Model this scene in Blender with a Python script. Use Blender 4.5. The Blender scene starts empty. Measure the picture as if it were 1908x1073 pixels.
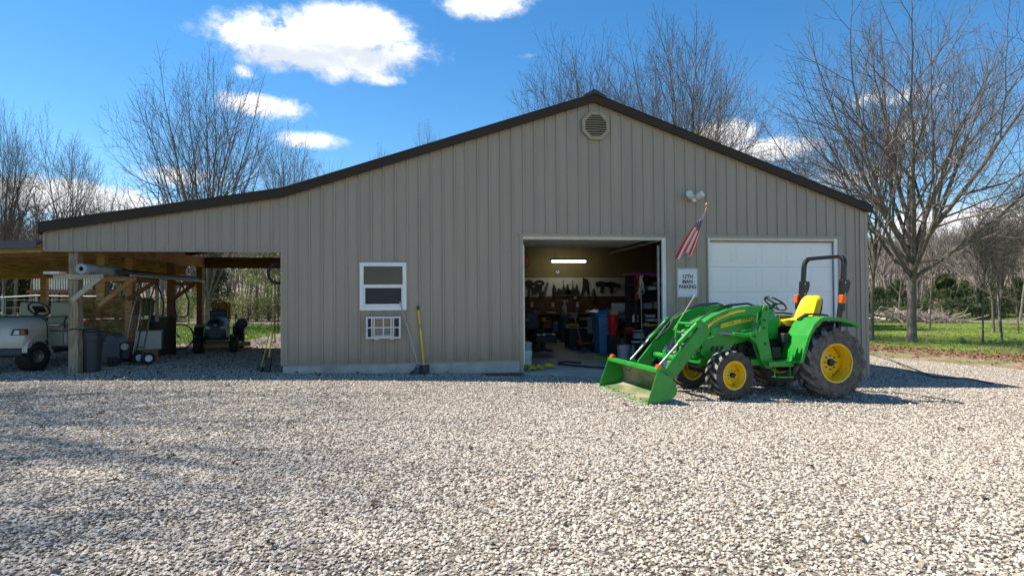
import bpy, bmesh, math, random
import numpy as np
from mathutils import Vector, Matrix

# ------------------------------------------------------------------ camera
sc = bpy.context.scene
COL = sc.collection
F_PX, W_PX, H_PX = 1080.29, 1908.0, 1073.0
CAM = Vector((2.7549, -11.4128, 1.4551))
yaw, pit, rol = 0.141486, 0.0148097, -0.0072335
fw = Vector((math.sin(yaw)*math.cos(pit), math.cos(yaw)*math.cos(pit), math.sin(pit)))
rt = Vector((math.cos(yaw), -math.sin(yaw), 0)); up = rt.cross(fw)
cr, sr = math.cos(rol), math.sin(rol)
RX = rt*cr + up*sr; UX = up*cr - rt*sr
cam = bpy.data.cameras.new('camera'); cam_o = bpy.data.objects.new('camera', cam); COL.objects.link(cam_o)
cam.sensor_width = 36; cam.sensor_fit = 'HORIZONTAL'; cam.lens = 36*F_PX/W_PX
cam.clip_start = 0.05; cam.clip_end = 3000
m = Matrix((RX, UX, -fw)).transposed().to_4x4(); m.translation = CAM
cam_o.matrix_world = m
sc.camera = cam_o
def ray(x, y): return fw + RX*((x-W_PX/2)/F_PX) - UX*((y-H_PX/2)/F_PX)
def at_y(x, y, Y):                      # a measured point of the photograph on the plane y = Y
    d = ray(x, y); return CAM + d*((Y-CAM.y)/d.y)
def at_d(x, y, D): return CAM + ray(x, y)*D

# ------------------------------------------------------------------ sun, sky, exposure
SUN_A, SUN_B = 0.66, 0.27               # shadow shift per metre of height: +x, -y
sun_to = Vector((-SUN_A, SUN_B, 1)).normalized()
EL = math.asin(sun_to.z); AZ = math.atan2(sun_to.x, sun_to.y)
L = bpy.data.lights.new('sun', 'SUN'); L.energy = 4.7; L.angle = math.radians(0.55); L.color = (1, .93, .83)
sun_o = bpy.data.objects.new('sun', L); COL.objects.link(sun_o)
sun_o.rotation_euler = sun_to.to_track_quat('Z', 'Y').to_euler(); sun_o.location = (-20, 8, 30)
sc.view_settings.view_transform = 'Standard'; sc.view_settings.look = 'None'
sc.view_settings.gamma = 1; sc.view_settings.use_curve_mapping = False
sc.view_settings.exposure = 0.88
sc.cycles.use_denoising = True
sc.cycles.max_bounces = 6; sc.cycles.diffuse_bounces = 3; sc.cycles.glossy_bounces = 3
sc.cycles.transmission_bounces = 4; sc.cycles.transparent_max_bounces = 6
sc.cycles.caustics_reflective = False; sc.cycles.caustics_refractive = False

wd = bpy.data.worlds.new('World'); sc.world = wd; wd.use_nodes = True
def build_world():
    nt = wd.node_tree; N = nt.nodes; K = nt.links
    for n in list(N): N.remove(n)
    def nd(t, **k):
        n = N.new(t)
        for a, b in k.items(): setattr(n, a, b)
        return n
    def mth(op, a, b=None, c=None, clamp=False):
        n = nd('ShaderNodeMath', operation=op, use_clamp=clamp)
        for i, v in enumerate((a, b, c)):
            if v is None: continue
            if isinstance(v, (int, float)): n.inputs[i].default_value = v
            else: K.new(v, n.inputs[i])
        return n.outputs[0]
    sky = nd('ShaderNodeTexSky', sky_type='NISHITA', sun_disc=False)
    sky.sun_elevation = EL; sky.sun_rotation = AZ % (2*math.pi)
    sky.air_density = 1.0; sky.dust_density = 0.1; sky.ozone_density = 3.0; sky.altitude = 200
    hs = nd('ShaderNodeHueSaturation'); hs.inputs['Saturation'].default_value = 1.30; hs.inputs['Hue'].default_value = 0.497
    K.new(sky.outputs[0], hs.inputs['Color'])
    tc = nd('ShaderNodeTexCoord'); sep = nd('ShaderNodeSeparateXYZ'); K.new(tc.outputs['Generated'], sep.inputs[0])
    az = mth('ARCTAN2', sep.outputs[0], sep.outputs[1]); el = mth('ARCSINE', sep.outputs[2])
    # billow noise on the direction itself
    def noise(scale, detail, rough, dist=0.0, off=0.0):
        mp = nd('ShaderNodeMapping'); mp.inputs['Location'].default_value = (off, off*.7, off*1.3)
        mp.inputs['Scale'].default_value = (1, 1, 1.35)
        K.new(tc.outputs['Generated'], mp.inputs[0])
        n = nd('ShaderNodeTexNoise'); n.inputs['Scale'].default_value = scale; n.inputs['Detail'].default_value = detail
        n.inputs['Roughness'].default_value = rough; n.inputs['Distortion'].default_value = dist
        K.new(mp.outputs[0], n.inputs['Vector']); return n.outputs['Fac']
    n1 = noise(11, 6, .68, .3); n2 = noise(34, 4, .65, 0, 3.1); n3 = noise(4.2, 4, .6, .3, 7.7)
    # (px x, px y, half width, half height, weight) of the cumulus in view, turned into azimuth / elevation
    blobs = [(600, 84, 185, 62, 1.0), (655, 56, 115, 50, 1.0), (515, 80, 100, 58, .9), (715, 96, 90, 36, .75), (450, 132, 42, 20, .42), (715, 148, 55, 18, .45),
             (905, 4, 95, 34, .85), (495, 200, 95, 26, .8), (575, 262, 75, 20, .72), (985, 104, 46, 10, .3), (1350, 250, 80, 30, .85), (1430, 280, 110, 28, .75),
             (1650, 180, 130, 24, .48), (1690, 245, 60, 28, .5), (110, 368, 230, 40, .78), (330, 330, 120, 26, .55), (1790, 420, 210, 46, .85), (1580, 330, 150, 30, .55)]
    dens = None; low = None
    for x, y, rx, ry, w in blobs:
        d = ray(x, y).normalized(); a0 = math.atan2(d.x, d.y); e0 = math.asin(d.z)
        d2 = ray(x+rx, y).normalized(); ra = abs(math.atan2(d2.x, d2.y)-a0)
        d3 = ray(x, y-ry).normalized(); re = abs(math.asin(d3.z)-e0)
        u = mth('MULTIPLY', mth('SUBTRACT', az, a0), 1/ra); v = mth('MULTIPLY', mth('SUBTRACT', el, e0), 1/re)
        r2 = mth('ADD', mth('MULTIPLY', u, u), mth('MULTIPLY', v, v))
        g = mth('MULTIPLY', mth('EXPONENT', mth('MULTIPLY', r2, -1.1)), w)
        dens = g if dens is None else mth('MAXIMUM', dens, g)
        if w >= .75:
            s = mth('MULTIPLY', g, v); low = s if low is None else mth('ADD', low, s)
    nn = mth('ADD', mth('MULTIPLY', mth('SUBTRACT', n1, .5), 1.9), mth('MULTIPLY', mth('SUBTRACT', n2, .5), 1.1))
    D = mth('ADD', dens, mth('MULTIPLY', nn, mth('ADD', mth('MULTIPLY', dens, .9), .12)))
    # fair-weather scatter around the unseen rest of the dome, thickened for neutral fill light
    far = nd('ShaderNodeMapRange', interpolation_type='SMOOTHSTEP')
    K.new(az, far.inputs[0])
    azc = math.atan2(fw.x, fw.y)
    off = mth('ABSOLUTE', mth('SUBTRACT', az, azc))
    K.new(off, far.inputs[0]); far.inputs[1].default_value = .62; far.inputs[2].default_value = 1.0
    far.inputs[3].default_value = -.5; far.inputs[4].default_value = .06
    D = mth('MAXIMUM', D, mth('ADD', mth('MULTIPLY', mth('SUBTRACT', n3, .53), 3.2), far.outputs[0]))
    al = nd('ShaderNodeMapRange', interpolation_type='SMOOTHSTEP'); K.new(D, al.inputs[0])
    al.inputs[1].default_value = .20; al.inputs[2].default_value = .66
    shade = nd('ShaderNodeMapRange', interpolation_type='SMOOTHSTEP')
    K.new(mth('ADD', low, mth('MULTIPLY', mth('SUBTRACT', n1, .5), 2.4)), shade.inputs[0])
    shade.inputs[1].default_value = -.75; shade.inputs[2].default_value = .35
    mixc = nd('ShaderNodeMix', data_type='RGBA'); K.new(shade.outputs[0], mixc.inputs[0])
    mixc.inputs[6].default_value = (.50, .54, .60, 1); mixc.inputs[7].default_value = (.90, .91, .93, 1)
    bg1 = nd('ShaderNodeBackground'); K.new(hs.outputs[0], bg1.inputs[0]); bg1.inputs[1].default_value = 0.098
    bg2 = nd('ShaderNodeBackground'); K.new(mixc.outputs[2], bg2.inputs[0]); bg2.inputs[1].default_value = 0.86
    mx = nd('ShaderNodeMixShader'); K.new(al.outputs[0], mx.inputs[0]); K.new(bg1.outputs[0], mx.inputs[1]); K.new(bg2.outputs[0], mx.inputs[2])
    out = nd('ShaderNodeOutputWorld'); K.new(mx.outputs[0], out.inputs[0])
    wd.cycles.sampling_method = 'MANUAL'; wd.cycles.sample_map_resolution = 512
build_world()

# ------------------------------------------------------------------ helpers
RND = random.Random(7)
MATS = {}
def mat(name, col, rough=.6, metal=0.0, var=.15, vscale=6, bump=0.0, bscale=60, col2=None, c2lo=.45, c2hi=.6, c2scale=3, stretch=(1,1,1), spec=.5, coat=0, detail=5):
    """Procedural principled material: base colour, fine value noise, a second colour in patches, bump."""
    if name in MATS: return MATS[name]
    M = bpy.data.materials.new(name); M.use_nodes = True; nt = M.node_tree; N = nt.nodes; K = nt.links
    b = N['Principled BSDF']; b.inputs['Roughness'].default_value = rough; b.inputs['Metallic'].default_value = metal
    b.inputs['Specular IOR Level'].default_value = spec
    if coat: b.inputs['Coat Weight'].default_value = coat; b.inputs['Coat Roughness'].default_value = .12
    tc = N.new('ShaderNodeTexCoord'); mp = N.new('ShaderNodeMapping'); mp.inputs['Scale'].default_value = stretch
    K.new(tc.outputs['Object'], mp.inputs[0])
    def noise(s, d=detail):
        n = N.new('ShaderNodeTexNoise'); n.inputs['Scale'].default_value = s; n.inputs['Detail'].default_value = d
        K.new(mp.outputs[0], n.inputs['Vector']); return n.outputs['Fac']
    cur = None
    if col2 is not None:
        r = N.new('ShaderNodeMapRange'); K.new(noise(c2scale), r.inputs[0]); r.inputs[1].default_value = c2lo; r.inputs[2].default_value = c2hi
        mx = N.new('ShaderNodeMix'); mx.data_type = 'RGBA'; K.new(r.outputs[0], mx.inputs[0])
        mx.inputs[6].default_value = (*col, 1); mx.inputs[7].default_value = (*col2, 1); cur = mx.outputs[2]
    if var > 0:
        r = N.new('ShaderNodeMapRange'); K.new(noise(vscale), r.inputs[0]); r.inputs[1].default_value = .3; r.inputs[2].default_value = .7
        r.inputs[3].default_value = 1-var; r.inputs[4].default_value = 1+var
        h = N.new('ShaderNodeHueSaturation'); K.new(r.outputs[0], h.inputs['Value'])
        if cur is None: h.inputs['Color'].default_value = (*col, 1)
        else: K.new(cur, h.inputs['Color'])
        cur = h.outputs[0]
    if cur is None: b.inputs['Base Color'].default_value = (*col, 1)
    else: K.new(cur, b.inputs['Base Color'])
    if bump > 0:
        bp = N.new('ShaderNodeBump'); bp.inputs['Strength'].default_value = 1; bp.inputs['Distance'].default_value = bump
        K.new(noise(bscale), bp.inputs['Height']); K.new(bp.outputs[0], b.inputs['Normal'])
    MATS[name] = M; return M
def emit(name, col, s):
    M = bpy.data.materials.new(name); M.use_nodes = True; b = M.node_tree.nodes['Principled BSDF']
    b.inputs['Base Color'].default_value = (*col, 1); b.inputs['Emission Color'].default_value = (*col, 1); b.inputs['Emission Strength'].default_value = s
    return M
def V3(*a): return Vector(a)
class MB:
    """collects shapes; build() links them as one mesh object"""
    def __init__(s): s.v = []; s.f = []
    def add(s, vs, fs):
        o = len(s.v); s.v += [tuple(v) for v in vs]; s.f += [tuple(i+o for i in f) for f in fs]; return s
    def box(s, c, d, rot=None, taper=1.0):
        vs = []
        for z in (-.5, .5):
            k = taper if z > 0 else 1.0
            for x, y in ((-.5, -.5), (.5, -.5), (.5, .5), (-.5, .5)):
                p = Vector((x*d[0]*k, y*d[1]*k, z*d[2]))
                if rot is not None: p = rot @ p
                vs.append(Vector(c)+p)
        return s.add(vs, [(3,2,1,0), (4,5,6,7), (0,1,5,4), (1,2,6,5), (2,3,7,6), (3,0,4,7)])
    def bx(s, x0, x1, y0, y1, z0, z1): return s.box(((x0+x1)/2, (y0+y1)/2, (z0+z1)/2), (x1-x0, y1-y0, z1-z0))
    def beam(s, p0, p1, w, h, up=(0,0,1)):
        p0, p1 = Vector(p0), Vector(p1); d = (p1-p0); a = d.normalized(); u = Vector(up)
        if abs(a.dot(u)) > .98: u = Vector((1,0,0))
        b = a.cross(u).normalized(); c = b.cross(a)
        vs = [p + b*(i*w/2) + c*(j*h/2) for p in (p0, p1) for i, j in ((-1,-1), (1,-1), (1,1), (-1,1))]
        return s.add(vs, [(0,1,2,3), (7,6,5,4), (4,5,1,0), (5,6,2,1), (6,7,3,2), (7,4,0,3)])
    def tube(s, pts, r, n=8, closed=False, caps=True, flat=1.0):
        pts = [Vector(p) for p in pts]; k = len(pts); rs = r if isinstance(r, (list, tuple)) else [r]*k
        vs = []; nrm = None
        for i in range(k):
            a = pts[(i+1) % k] if (i < k-1 or closed) else pts[i]; b = pts[i-1] if (i > 0 or closed) else pts[i]
            t = (a-b); t = t.normalized() if t.length > 1e-9 else Vector((0,0,1))
            if nrm is None: nrm = t.orthogonal().normalized()
            else:
                nrm = nrm - t*nrm.dot(t); nrm = nrm.normalized() if nrm.length > 1e-6 else t.orthogonal().normalized()
            bi = t.cross(nrm)
            for j in range(n):
                q = 2*math.pi*j/n; vs.append(pts[i] + (nrm*math.cos(q) + bi*math.sin(q)*flat)*rs[i])
        fs = []
        for i in range(k if closed else k-1):
            i2 = (i+1) % k
            for j in range(n): fs.append((i*n+j, i*n+(j+1) % n, i2*n+(j+1) % n, i2*n+j))
        if caps and not closed: fs += [tuple(range(n-1, -1, -1)), tuple(range((k-1)*n, k*n))]
        return s.add(vs, fs)
    def cyl(s, p0, p1, r0, r1=None, n=14): return s.tube([p0, p1], [r0, r0 if r1 is None else r1], n)
    def lathe(s, prof, c=(0,0,0), axis='z', n=32, cap=False):
        """prof: (radius, height along the axis) pairs"""
        vs = []; k = len(prof); c = Vector(c)
        for r, h in prof:
            for j in range(n):
                q = 2*math.pi*j/n; a, b = r*math.cos(q), r*math.sin(q)
                vs.append(c + (Vector((a, b, h)) if axis == 'z' else Vector((b, h, a)) if axis == 'y' else Vector((h, a, b))))
        fs = [(i*n+j, i*n+(j+1) % n, (i+1)*n+(j+1) % n, (i+1)*n+j) for i in range(k-1) for j in range(n)]
        if cap: fs += [tuple(range(n-1, -1, -1)), tuple(range((k-1)*n, k*n))]
        return s.add(vs, fs)
    def prism(s, poly, t0, t1, plane='xz'):
        """polygon in a plane, extruded from t0 to t1 along the third axis"""
        f = {'xz': lambda a, b, t: (a, t, b), 'xy': lambda a, b, t: (a, b, t), 'yz': lambda a, b, t: (t, a, b)}[plane]
        n = len(poly); vs = [f(a, b, t0) for a, b in poly] + [f(a, b, t1) for a, b in poly]
        return s.add(vs, [tuple(range(n)), tuple(range(2*n-1, n-1, -1))] + [(i, i+n, (i+1) % n+n, (i+1) % n) for i in range(n)])
    def grid(s, fn, nu, nv):
        vs = [fn(i/nu, j/nv) for j in range(nv+1) for i in range(nu+1)]
        return s.add(vs, [(j*(nu+1)+i, j*(nu+1)+i+1, (j+1)*(nu+1)+i+1, (j+1)*(nu+1)+i) for j in range(nv) for i in range(nu)])
    def loft(s, rings, cap=True):
        n = len(rings[0]); vs = [p for r in rings for p in r]
        fs = [(i*n+j, i*n+(j+1) % n, (i+1)*n+(j+1) % n, (i+1)*n+j) for i in range(len(rings)-1) for j in range(n)]
        if cap: fs += [tuple(range(n-1, -1, -1)), tuple(range((len(rings)-1)*n, len(rings)*n))]
        return s.add(vs, fs)
    def mesh(s, name, smooth=None):
        me = bpy.data.meshes.new(name); me.from_pydata(s.v, [], s.f); me.validate()
        bm = bmesh.new(); bm.from_mesh(me); bmesh.ops.recalc_face_normals(bm, faces=bm.faces); bm.to_mesh(me); bm.free()
        if smooth:
            me.polygons.foreach_set('use_smooth', [True]*len(me.polygons))
            me.set_sharp_from_angle(angle=math.radians(smooth))
        return me
    def build(s, name, m, parent=None, smooth=None, bevel=0, solid=0, sub=0, loc=None):
        me = s.mesh(name, smooth); me.materials.append(m)
        o = bpy.data.objects.new(name, me); COL.objects.link(o); o.parent = parent
        if loc is not None: o.location = loc
        if solid:
            q = o.modifiers.new('s', 'SOLIDIFY'); q.thickness = solid; q.offset = 0
        if bevel:
            q = o.modifiers.new('b', 'BEVEL'); q.width = bevel; q.segments = 2; q.limit_method = 'ANGLE'; q.angle_limit = math.radians(40)
            if not smooth:
                me.polygons.foreach_set('use_smooth', [True]*len(me.polygons)); me.set_sharp_from_angle(angle=math.radians(35))
        if sub:
            q = o.modifiers.new('u', 'SUBSURF'); q.levels = sub; q.render_levels = sub
        return o
def tag(o, label, cat, group=None):
    o['label'] = label; o['category'] = cat
    if group: o['group'] = group
    return o
def thing(name, label, cat, loc=(0,0,0), rotz=0, group=None):
    o = bpy.data.objects.new(name, None); COL.objects.link(o); o.location = loc; o.rotation_euler = (0, 0, rotz)
    o.empty_display_size = .2
    return tag(o, label, cat, group)
def struct(o): o['kind'] = 'structure'; return o
def stuff(o): o['kind'] = 'stuff'; return o
def text_mesh(body, size, depth=.0, bold=0.0):
    cu = bpy.data.curves.new('txt', 'FONT'); cu.body = body; cu.size = size; cu.align_x = 'CENTER'; cu.align_y = 'CENTER'; cu.extrude = depth; cu.offset = bold
    cu.resolution_u = 3
    o = bpy.data.objects.new('txt', cu); COL.objects.link(o)
    bpy.context.view_layer.update()
    me = bpy.data.meshes.new_from_object(o.evaluated_get(bpy.context.evaluated_depsgraph_get()))
    bpy.data.objects.remove(o); bpy.data.curves.remove(cu); return me
def text_obj(name, body, size, m, parent, mtx, depth=.0015, sx=1.0, bold=0.0):
    me = text_mesh(body, size, depth, bold); me.name = name
    me.transform(Matrix.Diagonal((sx, 1, 1, 1))); me.transform(mtx); me.materials.clear(); me.materials.append(m)
    o = bpy.data.objects.new(name, me); COL.objects.link(o); o.parent = parent; return o
def smooth01(a, b, x):
    t = min(1, max(0, (x-a)/(b-a))); return t*t*(3-2*t)
def gz(X, Y=0.0):
    """height of the ground: falls gently to the right of the barn, levels out in the field, rises to the far woods"""
    if X < -3.5: z = .03 + .022*3.5 - .00095*12.25 + .02*smooth01(-3.5, -9, X)
    elif X < 14: z = .03 - .022*X - .00095*X*X
    else:
        z = -.464 - .42*(1-math.exp(-(X-14)*.0486/.42))
    D = math.hypot(X-2.75, Y+11.4)
    if D > 58 and Y > -11: z += .075*(min(D, 190)-58)*smooth01(58, 85, D)*smooth01(-11, 5, Y)
    return z

# ------------------------------------------------------------------ ground
def xr_gravel(y): return 17.0 + (5.75-y)*.462
def gravel_material(name, per_object):
    M = bpy.data.materials.new(name); M.use_nodes = True; nt = M.node_tree; N = nt.nodes; K = nt.links
    b = N['Principled BSDF']; b.inputs['Roughness'].default_value = .92; b.inputs['Specular IOR Level'].default_value = .2
    rp = N.new('ShaderNodeValToRGB'); e = rp.color_ramp.elements
    stops = [(0, (.15, .118, .088)), (.12, (.31, .255, .195)), (.32, (.47, .40, .315)), (.6, (.58, .505, .415)), (.86, (.66, .595, .505)), (1, (.41, .36, .30))]
    e[0].position, e[1].position = 0, 1
    for i, (p, c) in enumerate(stops):
        q = e[0] if i == 0 else e[-1] if i == len(stops)-1 else e.new(p)
        q.color = (*c, 1)
    tc = N.new('ShaderNodeTexCoord')
    if per_object:
        oi = N.new('ShaderNodeObjectInfo'); K.new(oi.outputs['Random'], rp.inputs[0])
        nz = N.new('ShaderNodeTexNoise'); nz.inputs['Scale'].default_value = 2.2; K.new(tc.outputs['Object'], nz.inputs['Vector'])
        h = N.new('ShaderNodeHueSaturation'); r = N.new('ShaderNodeMapRange'); K.new(nz.outputs['Fac'], r.inputs[0])
        r.inputs[1].default_value = .3; r.inputs[2].default_value = .7; r.inputs[3].default_value = .8; r.inputs[4].default_value = 1.15
        K.new(r.outputs[0], h.inputs['Value']); K.new(rp.outputs[0], h.inputs['Color']); K.new(h.outputs[0], b.inputs['Base Color'])
    else:
        vo = N.new('ShaderNodeTexVoronoi'); vo.inputs['Scale'].default_value = 36; K.new(tc.outputs['Object'], vo.inputs['Vector'])
        sp = N.new('ShaderNodeSeparateColor'); K.new(vo.outputs['Color'], sp.inputs[0])
        K.new(sp.outputs[0], rp.inputs[0])
        nz = N.new('ShaderNodeTexNoise'); nz.inputs['Scale'].default_value = .7; nz.inputs['Detail'].default_value = 6; K.new(tc.outputs['Object'], nz.inputs['Vector'])
        r = N.new('ShaderNodeMapRange'); K.new(nz.outputs['Fac'], r.inputs[0]); r.inputs[1].default_value = .3; r.inputs[2].default_value = .7; r.inputs[3].default_value = .22; r.inputs[4].default_value = .58
        h = N.new('ShaderNodeHueSaturation'); K.new(r.outputs[0], h.inputs['Value']); K.new(rp.outputs[0], h.inputs['Color'])
        K.new(h.outputs[0], b.inputs['Base Color'])
        bp = N.new('ShaderNodeBump'); bp.inputs['Strength'].default_value = 1; bp.inputs['Distance'].default_value = .02; bp.invert = True
        K.new(vo.outputs['Distance'], bp.inputs['Height']); K.new(bp.outputs[0], b.inputs['Normal'])
    return M
M_stone = gravel_material('limestone', True); M_gravel = gravel_material('gravel_bed', False)
M_grass = mat('grass_soil', (.16, .23, .04), .95, var=.35, vscale=1.1, col2=(.19, .15, .07), c2lo=.5, c2hi=.66, c2scale=.45, bump=.05, bscale=9, spec=.15)
M_dirt = mat('dirt_verge', (.27, .20, .13), .95, var=.25, vscale=2.5, col2=(.16, .17, .055), c2lo=.5, c2hi=.62, c2scale=.8, bump=.03, bscale=14, spec=.15)
def axis(lo, hi, fine, far):
    """denser near the middle of the scene"""
    out = []; x = lo
    while x < hi:
        out.append(x); x += fine if -12 < x < 30 else far
    return out + [hi]
def ground_sheet():
    xs = axis(-220, 320, 1.0, 9); ys = axis(-60, 330, 1.0, 9)
    mb = MB(); nx = len(xs)
    mb.v = [(x, y, gz(x, y)) for y in ys for x in xs]
    mb.f = [(j*nx+i, j*nx+i+1, (j+1)*nx+i+1, (j+1)*nx+i) for j in range(len(ys)-1) for i in range(nx-1)]
    return struct(mb.build('ground', M_grass, smooth=80))
ground_sheet()
def strip(name, m, xl, xr, y0, y1, dz, nu, nv, jit):
    R = random.Random(name)
    def fn(u, v):
        y = y0 + (y1-y0)*v; a, b = xl(y), xr(y); e = jit*(math.sin(y*2.3)+math.sin(y*5.1+1)+.7*math.sin(y*11.3))
        x = a + (b-a)*u + e*(abs(2*u-1)**6); return (x, y, gz(x, y)+dz)
    return struct(MB().grid(fn, nu, nv).build(name, m, smooth=80))
strip('dirt_verge', M_dirt, lambda y: xr_gravel(y)-.6, lambda y: xr_gravel(y)+5.6, -25, 26, .006, 12, 90, .12)
strip('gravel_drive', M_gravel, lambda y: -9.0 if y < 6.4 else -9+6.0*smooth01(6.4, 7.4, y), lambda y: xr_gravel(y), -30, 13.6, .014, 60, 90, .07)

# loose stones, leaves and grass: scattered with geometry nodes on carrier sheets
def scatter(name, carrier, protos, m, dens_attr, seed, smin, smax, flat=True, align=False, sink=0.0):
    """protos: list of (verts, faces) built as mesh objects kept outside the scene collection"""
    pc = bpy.data.collections.new(name+'_shapes')
    for i, (v, f) in enumerate(protos):
        me = bpy.data.meshes.new(name+'_shape'); me.from_pydata(v, [], f); me.materials.append(m)
        pc.objects.link(bpy.data.objects.new(name+'_shape', me))
    me = carrier.mesh(name); me.materials.append(m)
    at = me.attributes.new('dens', 'FLOAT', 'POINT')
    at.data.foreach_set('value', [dens_attr(*v.co[:2]) for v in me.vertices])
    o = bpy.data.objects.new(name, me); COL.objects.link(o)
    ng = bpy.data.node_groups.new(name, 'GeometryNodeTree')
    ng.interface.new_socket('Geometry', in_out='INPUT', socket_type='NodeSocketGeometry')
    ng.interface.new_socket('Geometry', in_out='OUTPUT', socket_type='NodeSocketGeometry')
    N = ng.nodes; K = ng.links
    gi = N.new('NodeGroupInput'); go = N.new('NodeGroupOutput')
    na = N.new('GeometryNodeInputNamedAttribute'); na.data_type = 'FLOAT'; na.inputs[0].default_value = 'dens'
    dp = N.new('GeometryNodeDistributePointsOnFaces'); dp.inputs['Seed'].default_value = seed
    K.new(gi.outputs[0], dp.inputs['Mesh']); K.new(na.outputs[0], dp.inputs['Density'])
    ci = N.new('GeometryNodeCollectionInfo'); ci.inputs[0].default_value = pc; ci.inputs['Separate Children'].default_value = True; ci.inputs['Reset Children'].default_value = True
    ip = N.new('GeometryNodeInstanceOnPoints'); ip.inputs['Pick Instance'].default_value = True
    K.new(dp.outputs['Points'], ip.inputs['Points']); K.new(ci.outputs[0], ip.inputs['Instance'])
    rv = N.new('FunctionNodeRandomValue'); rv.data_type = 'FLOAT_VECTOR'
    t = .45 if flat else math.pi
    if align: t = .12
    rv.inputs[0].default_value = (-t, -t, 0); rv.inputs[1].default_value = (t, t, 6.283)
    K.new(rv.outputs[0], ip.inputs['Rotation'])
    rs = N.new('FunctionNodeRandomValue'); rs.data_type = 'FLOAT'; rs.inputs[2].default_value = smin; rs.inputs[3].default_value = smax; rs.inputs['Seed'].default_value = 5
    K.new(rs.outputs[1], ip.inputs['Scale']); K.new(ip.outputs[0], go.inputs[0])
    q = o.modifiers.new('scatter', 'NODES'); q.node_group = ng
    return stuff(o)
def stone_shape(seed):
    R = random.Random(seed); bm = bmesh.new(); bmesh.ops.create_icosphere(bm, subdivisions=1, radius=.5)
    sx, sy, sz = R.uniform(.85, 1.2), R.uniform(.65, .95), R.uniform(.4, .7)
    for v in bm.verts:
        k = R.uniform(.72, 1.22); v.co = Vector((v.co.x*sx*k, v.co.y*sy*k, v.co.z*sz*k))
    out = ([tuple(v.co) for v in bm.verts], [tuple(v.index for v in f.verts) for f in bm.faces]); bm.free(); return out
STONES = [stone_shape(i) for i in range(9)]
def carrier(x0, x1, y0, y1, step, dz, keep=lambda x, y: True):
    mb = MB(); nx = int((x1-x0)/step); ny = int((y1-y0)/step); idx = {}
    for j in range(ny):
        for i in range(nx):
            x, y = x0+(i+.5)*step, y0+(j+.5)*step
            if not keep(x, y): continue
            f = []
            for a, b in ((i, j), (i+1, j), (i+1, j+1), (i, j+1)):
                if (a, b) not in idx:
                    X, Y = x0+a*step, y0+b*step; idx[a, b] = len(mb.v); mb.v.append((X, Y, gz(X, Y)+dz))
                f.append(idx[a, b])
            mb.f.append(tuple(f))
    return mb
def in_view(x, y):
    d = Vector((x, y, 0))-CAM; dep = d.dot(fw); lat = abs(d.dot(RX))
    return dep > 1.9 and lat < dep*.98+1.2
def dens_stone(x, y):
    d = math.hypot(x-CAM.x, y-CAM.y)
    lane = .5+.5*math.sin((x*.35-y*.9)*1.1+.8*math.sin(x*.5)); n = .5+.5*math.sin(x*1.7+2*math.sin(y*1.3))*math.sin(y*2.1+1.5*math.sin(x*.9))
    return (3100 if d < 5.5 else 3100-1900*smooth01(5.5, 12, d))*(.62+.2*lane+.22*n)
def keep_stone(x, y):
    if not in_view(x, y) or x > xr_gravel(y)-.1: return False
    if y < -.02: return True
    return (x < -.05 and y < 6.3) or (x > 12.3 and y < 9)
stuff(scatter('gravel_stones', carrier(-10.5, 23, -10, 9, .5, .019, keep_stone), STONES, M_stone, dens_stone, 3, .011, .034, flat=True))
# a few larger stones that stand out
scatter('larger_gravel_stones', carrier(-8, 18, -9.5, -.4, .5, .022, in_view), STONES, M_stone, lambda x, y: 14, 9, .04, .062, flat=False)

# forest floor of the surrounding woods: a ring of leaf-brown ground rising into low hills
M_forest = mat('forest_floor', (.165, .14, .11), .95, var=.3, vscale=.5, col2=(.22, .185, .145), c2lo=.45, c2hi=.6, c2scale=.15, bump=.1, bscale=2, spec=.1)
def forest():
    def fn(u, v):
        a = math.radians(-64 + 140*u); r0 = 33.5 + 23*smooth01(-8, 12, math.degrees(a)) + 1.2*math.sin(a*31)+.8*math.sin(a*57); D = r0 + (250-r0)*v**1.6
        x, y = 2.75+D*math.sin(a), -11.4+D*math.cos(a); return (x, y, gz(x, y)+.05+.12*v)
    return struct(MB().grid(fn, 110, 26).build('forest_floor', M_forest, smooth=80))
forest()
# ------------------------------------------------------------------ barn
M_siding = mat('taupe_siding', (.358, .292, .232), .45, var=.06, vscale=1.2, bump=.004, bscale=1.6, stretch=(3, 3, .35), spec=.4)
def splash_dirt(M):
    """mud splash dried on the lowest half metre of the sheets"""
    nt = M.node_tree; N = nt.nodes; K = nt.links; b = N['Principled BSDF']; src = b.inputs['Base Color'].links[0].from_socket
    tc = N.new('ShaderNodeTexCoord'); sp = N.new('ShaderNodeSeparateXYZ'); K.new(tc.outputs['Object'], sp.inputs[0]); nz = N.new('ShaderNodeTexNoise'); nz.inputs['Scale'].default_value = 5; nz.inputs['Detail'].default_value = 8; K.new(tc.outputs['Object'], nz.inputs['Vector'])
    h = N.new('ShaderNodeMapRange'); K.new(sp.outputs[2], h.inputs[0]); h.inputs[1].default_value = .2; h.inputs[2].default_value = .75; h.inputs[3].default_value = .75; h.inputs[4].default_value = -.15
    a = N.new('ShaderNodeMath'); a.operation = 'MULTIPLY'; a.use_clamp = True; K.new(h.outputs[0], a.inputs[0]); K.new(nz.outputs['Fac'], a.inputs[1])
    mx = N.new('ShaderNodeMix'); mx.data_type = 'RGBA'; K.new(a.outputs[0], mx.inputs[0]); K.new(src, mx.inputs[6]); mx.inputs[7].default_value = (.22, .165, .11, 1); K.new(mx.outputs[2], b.inputs['Base Color'])
splash_dirt(M_siding)
M_trim = mat('taupe_trim', (.36, .295, .235), .45, var=.06, vscale=2)
M_dark = mat('bronze_metal', (.046, .031, .022), .6, var=.12, vscale=2, spec=.22)
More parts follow.
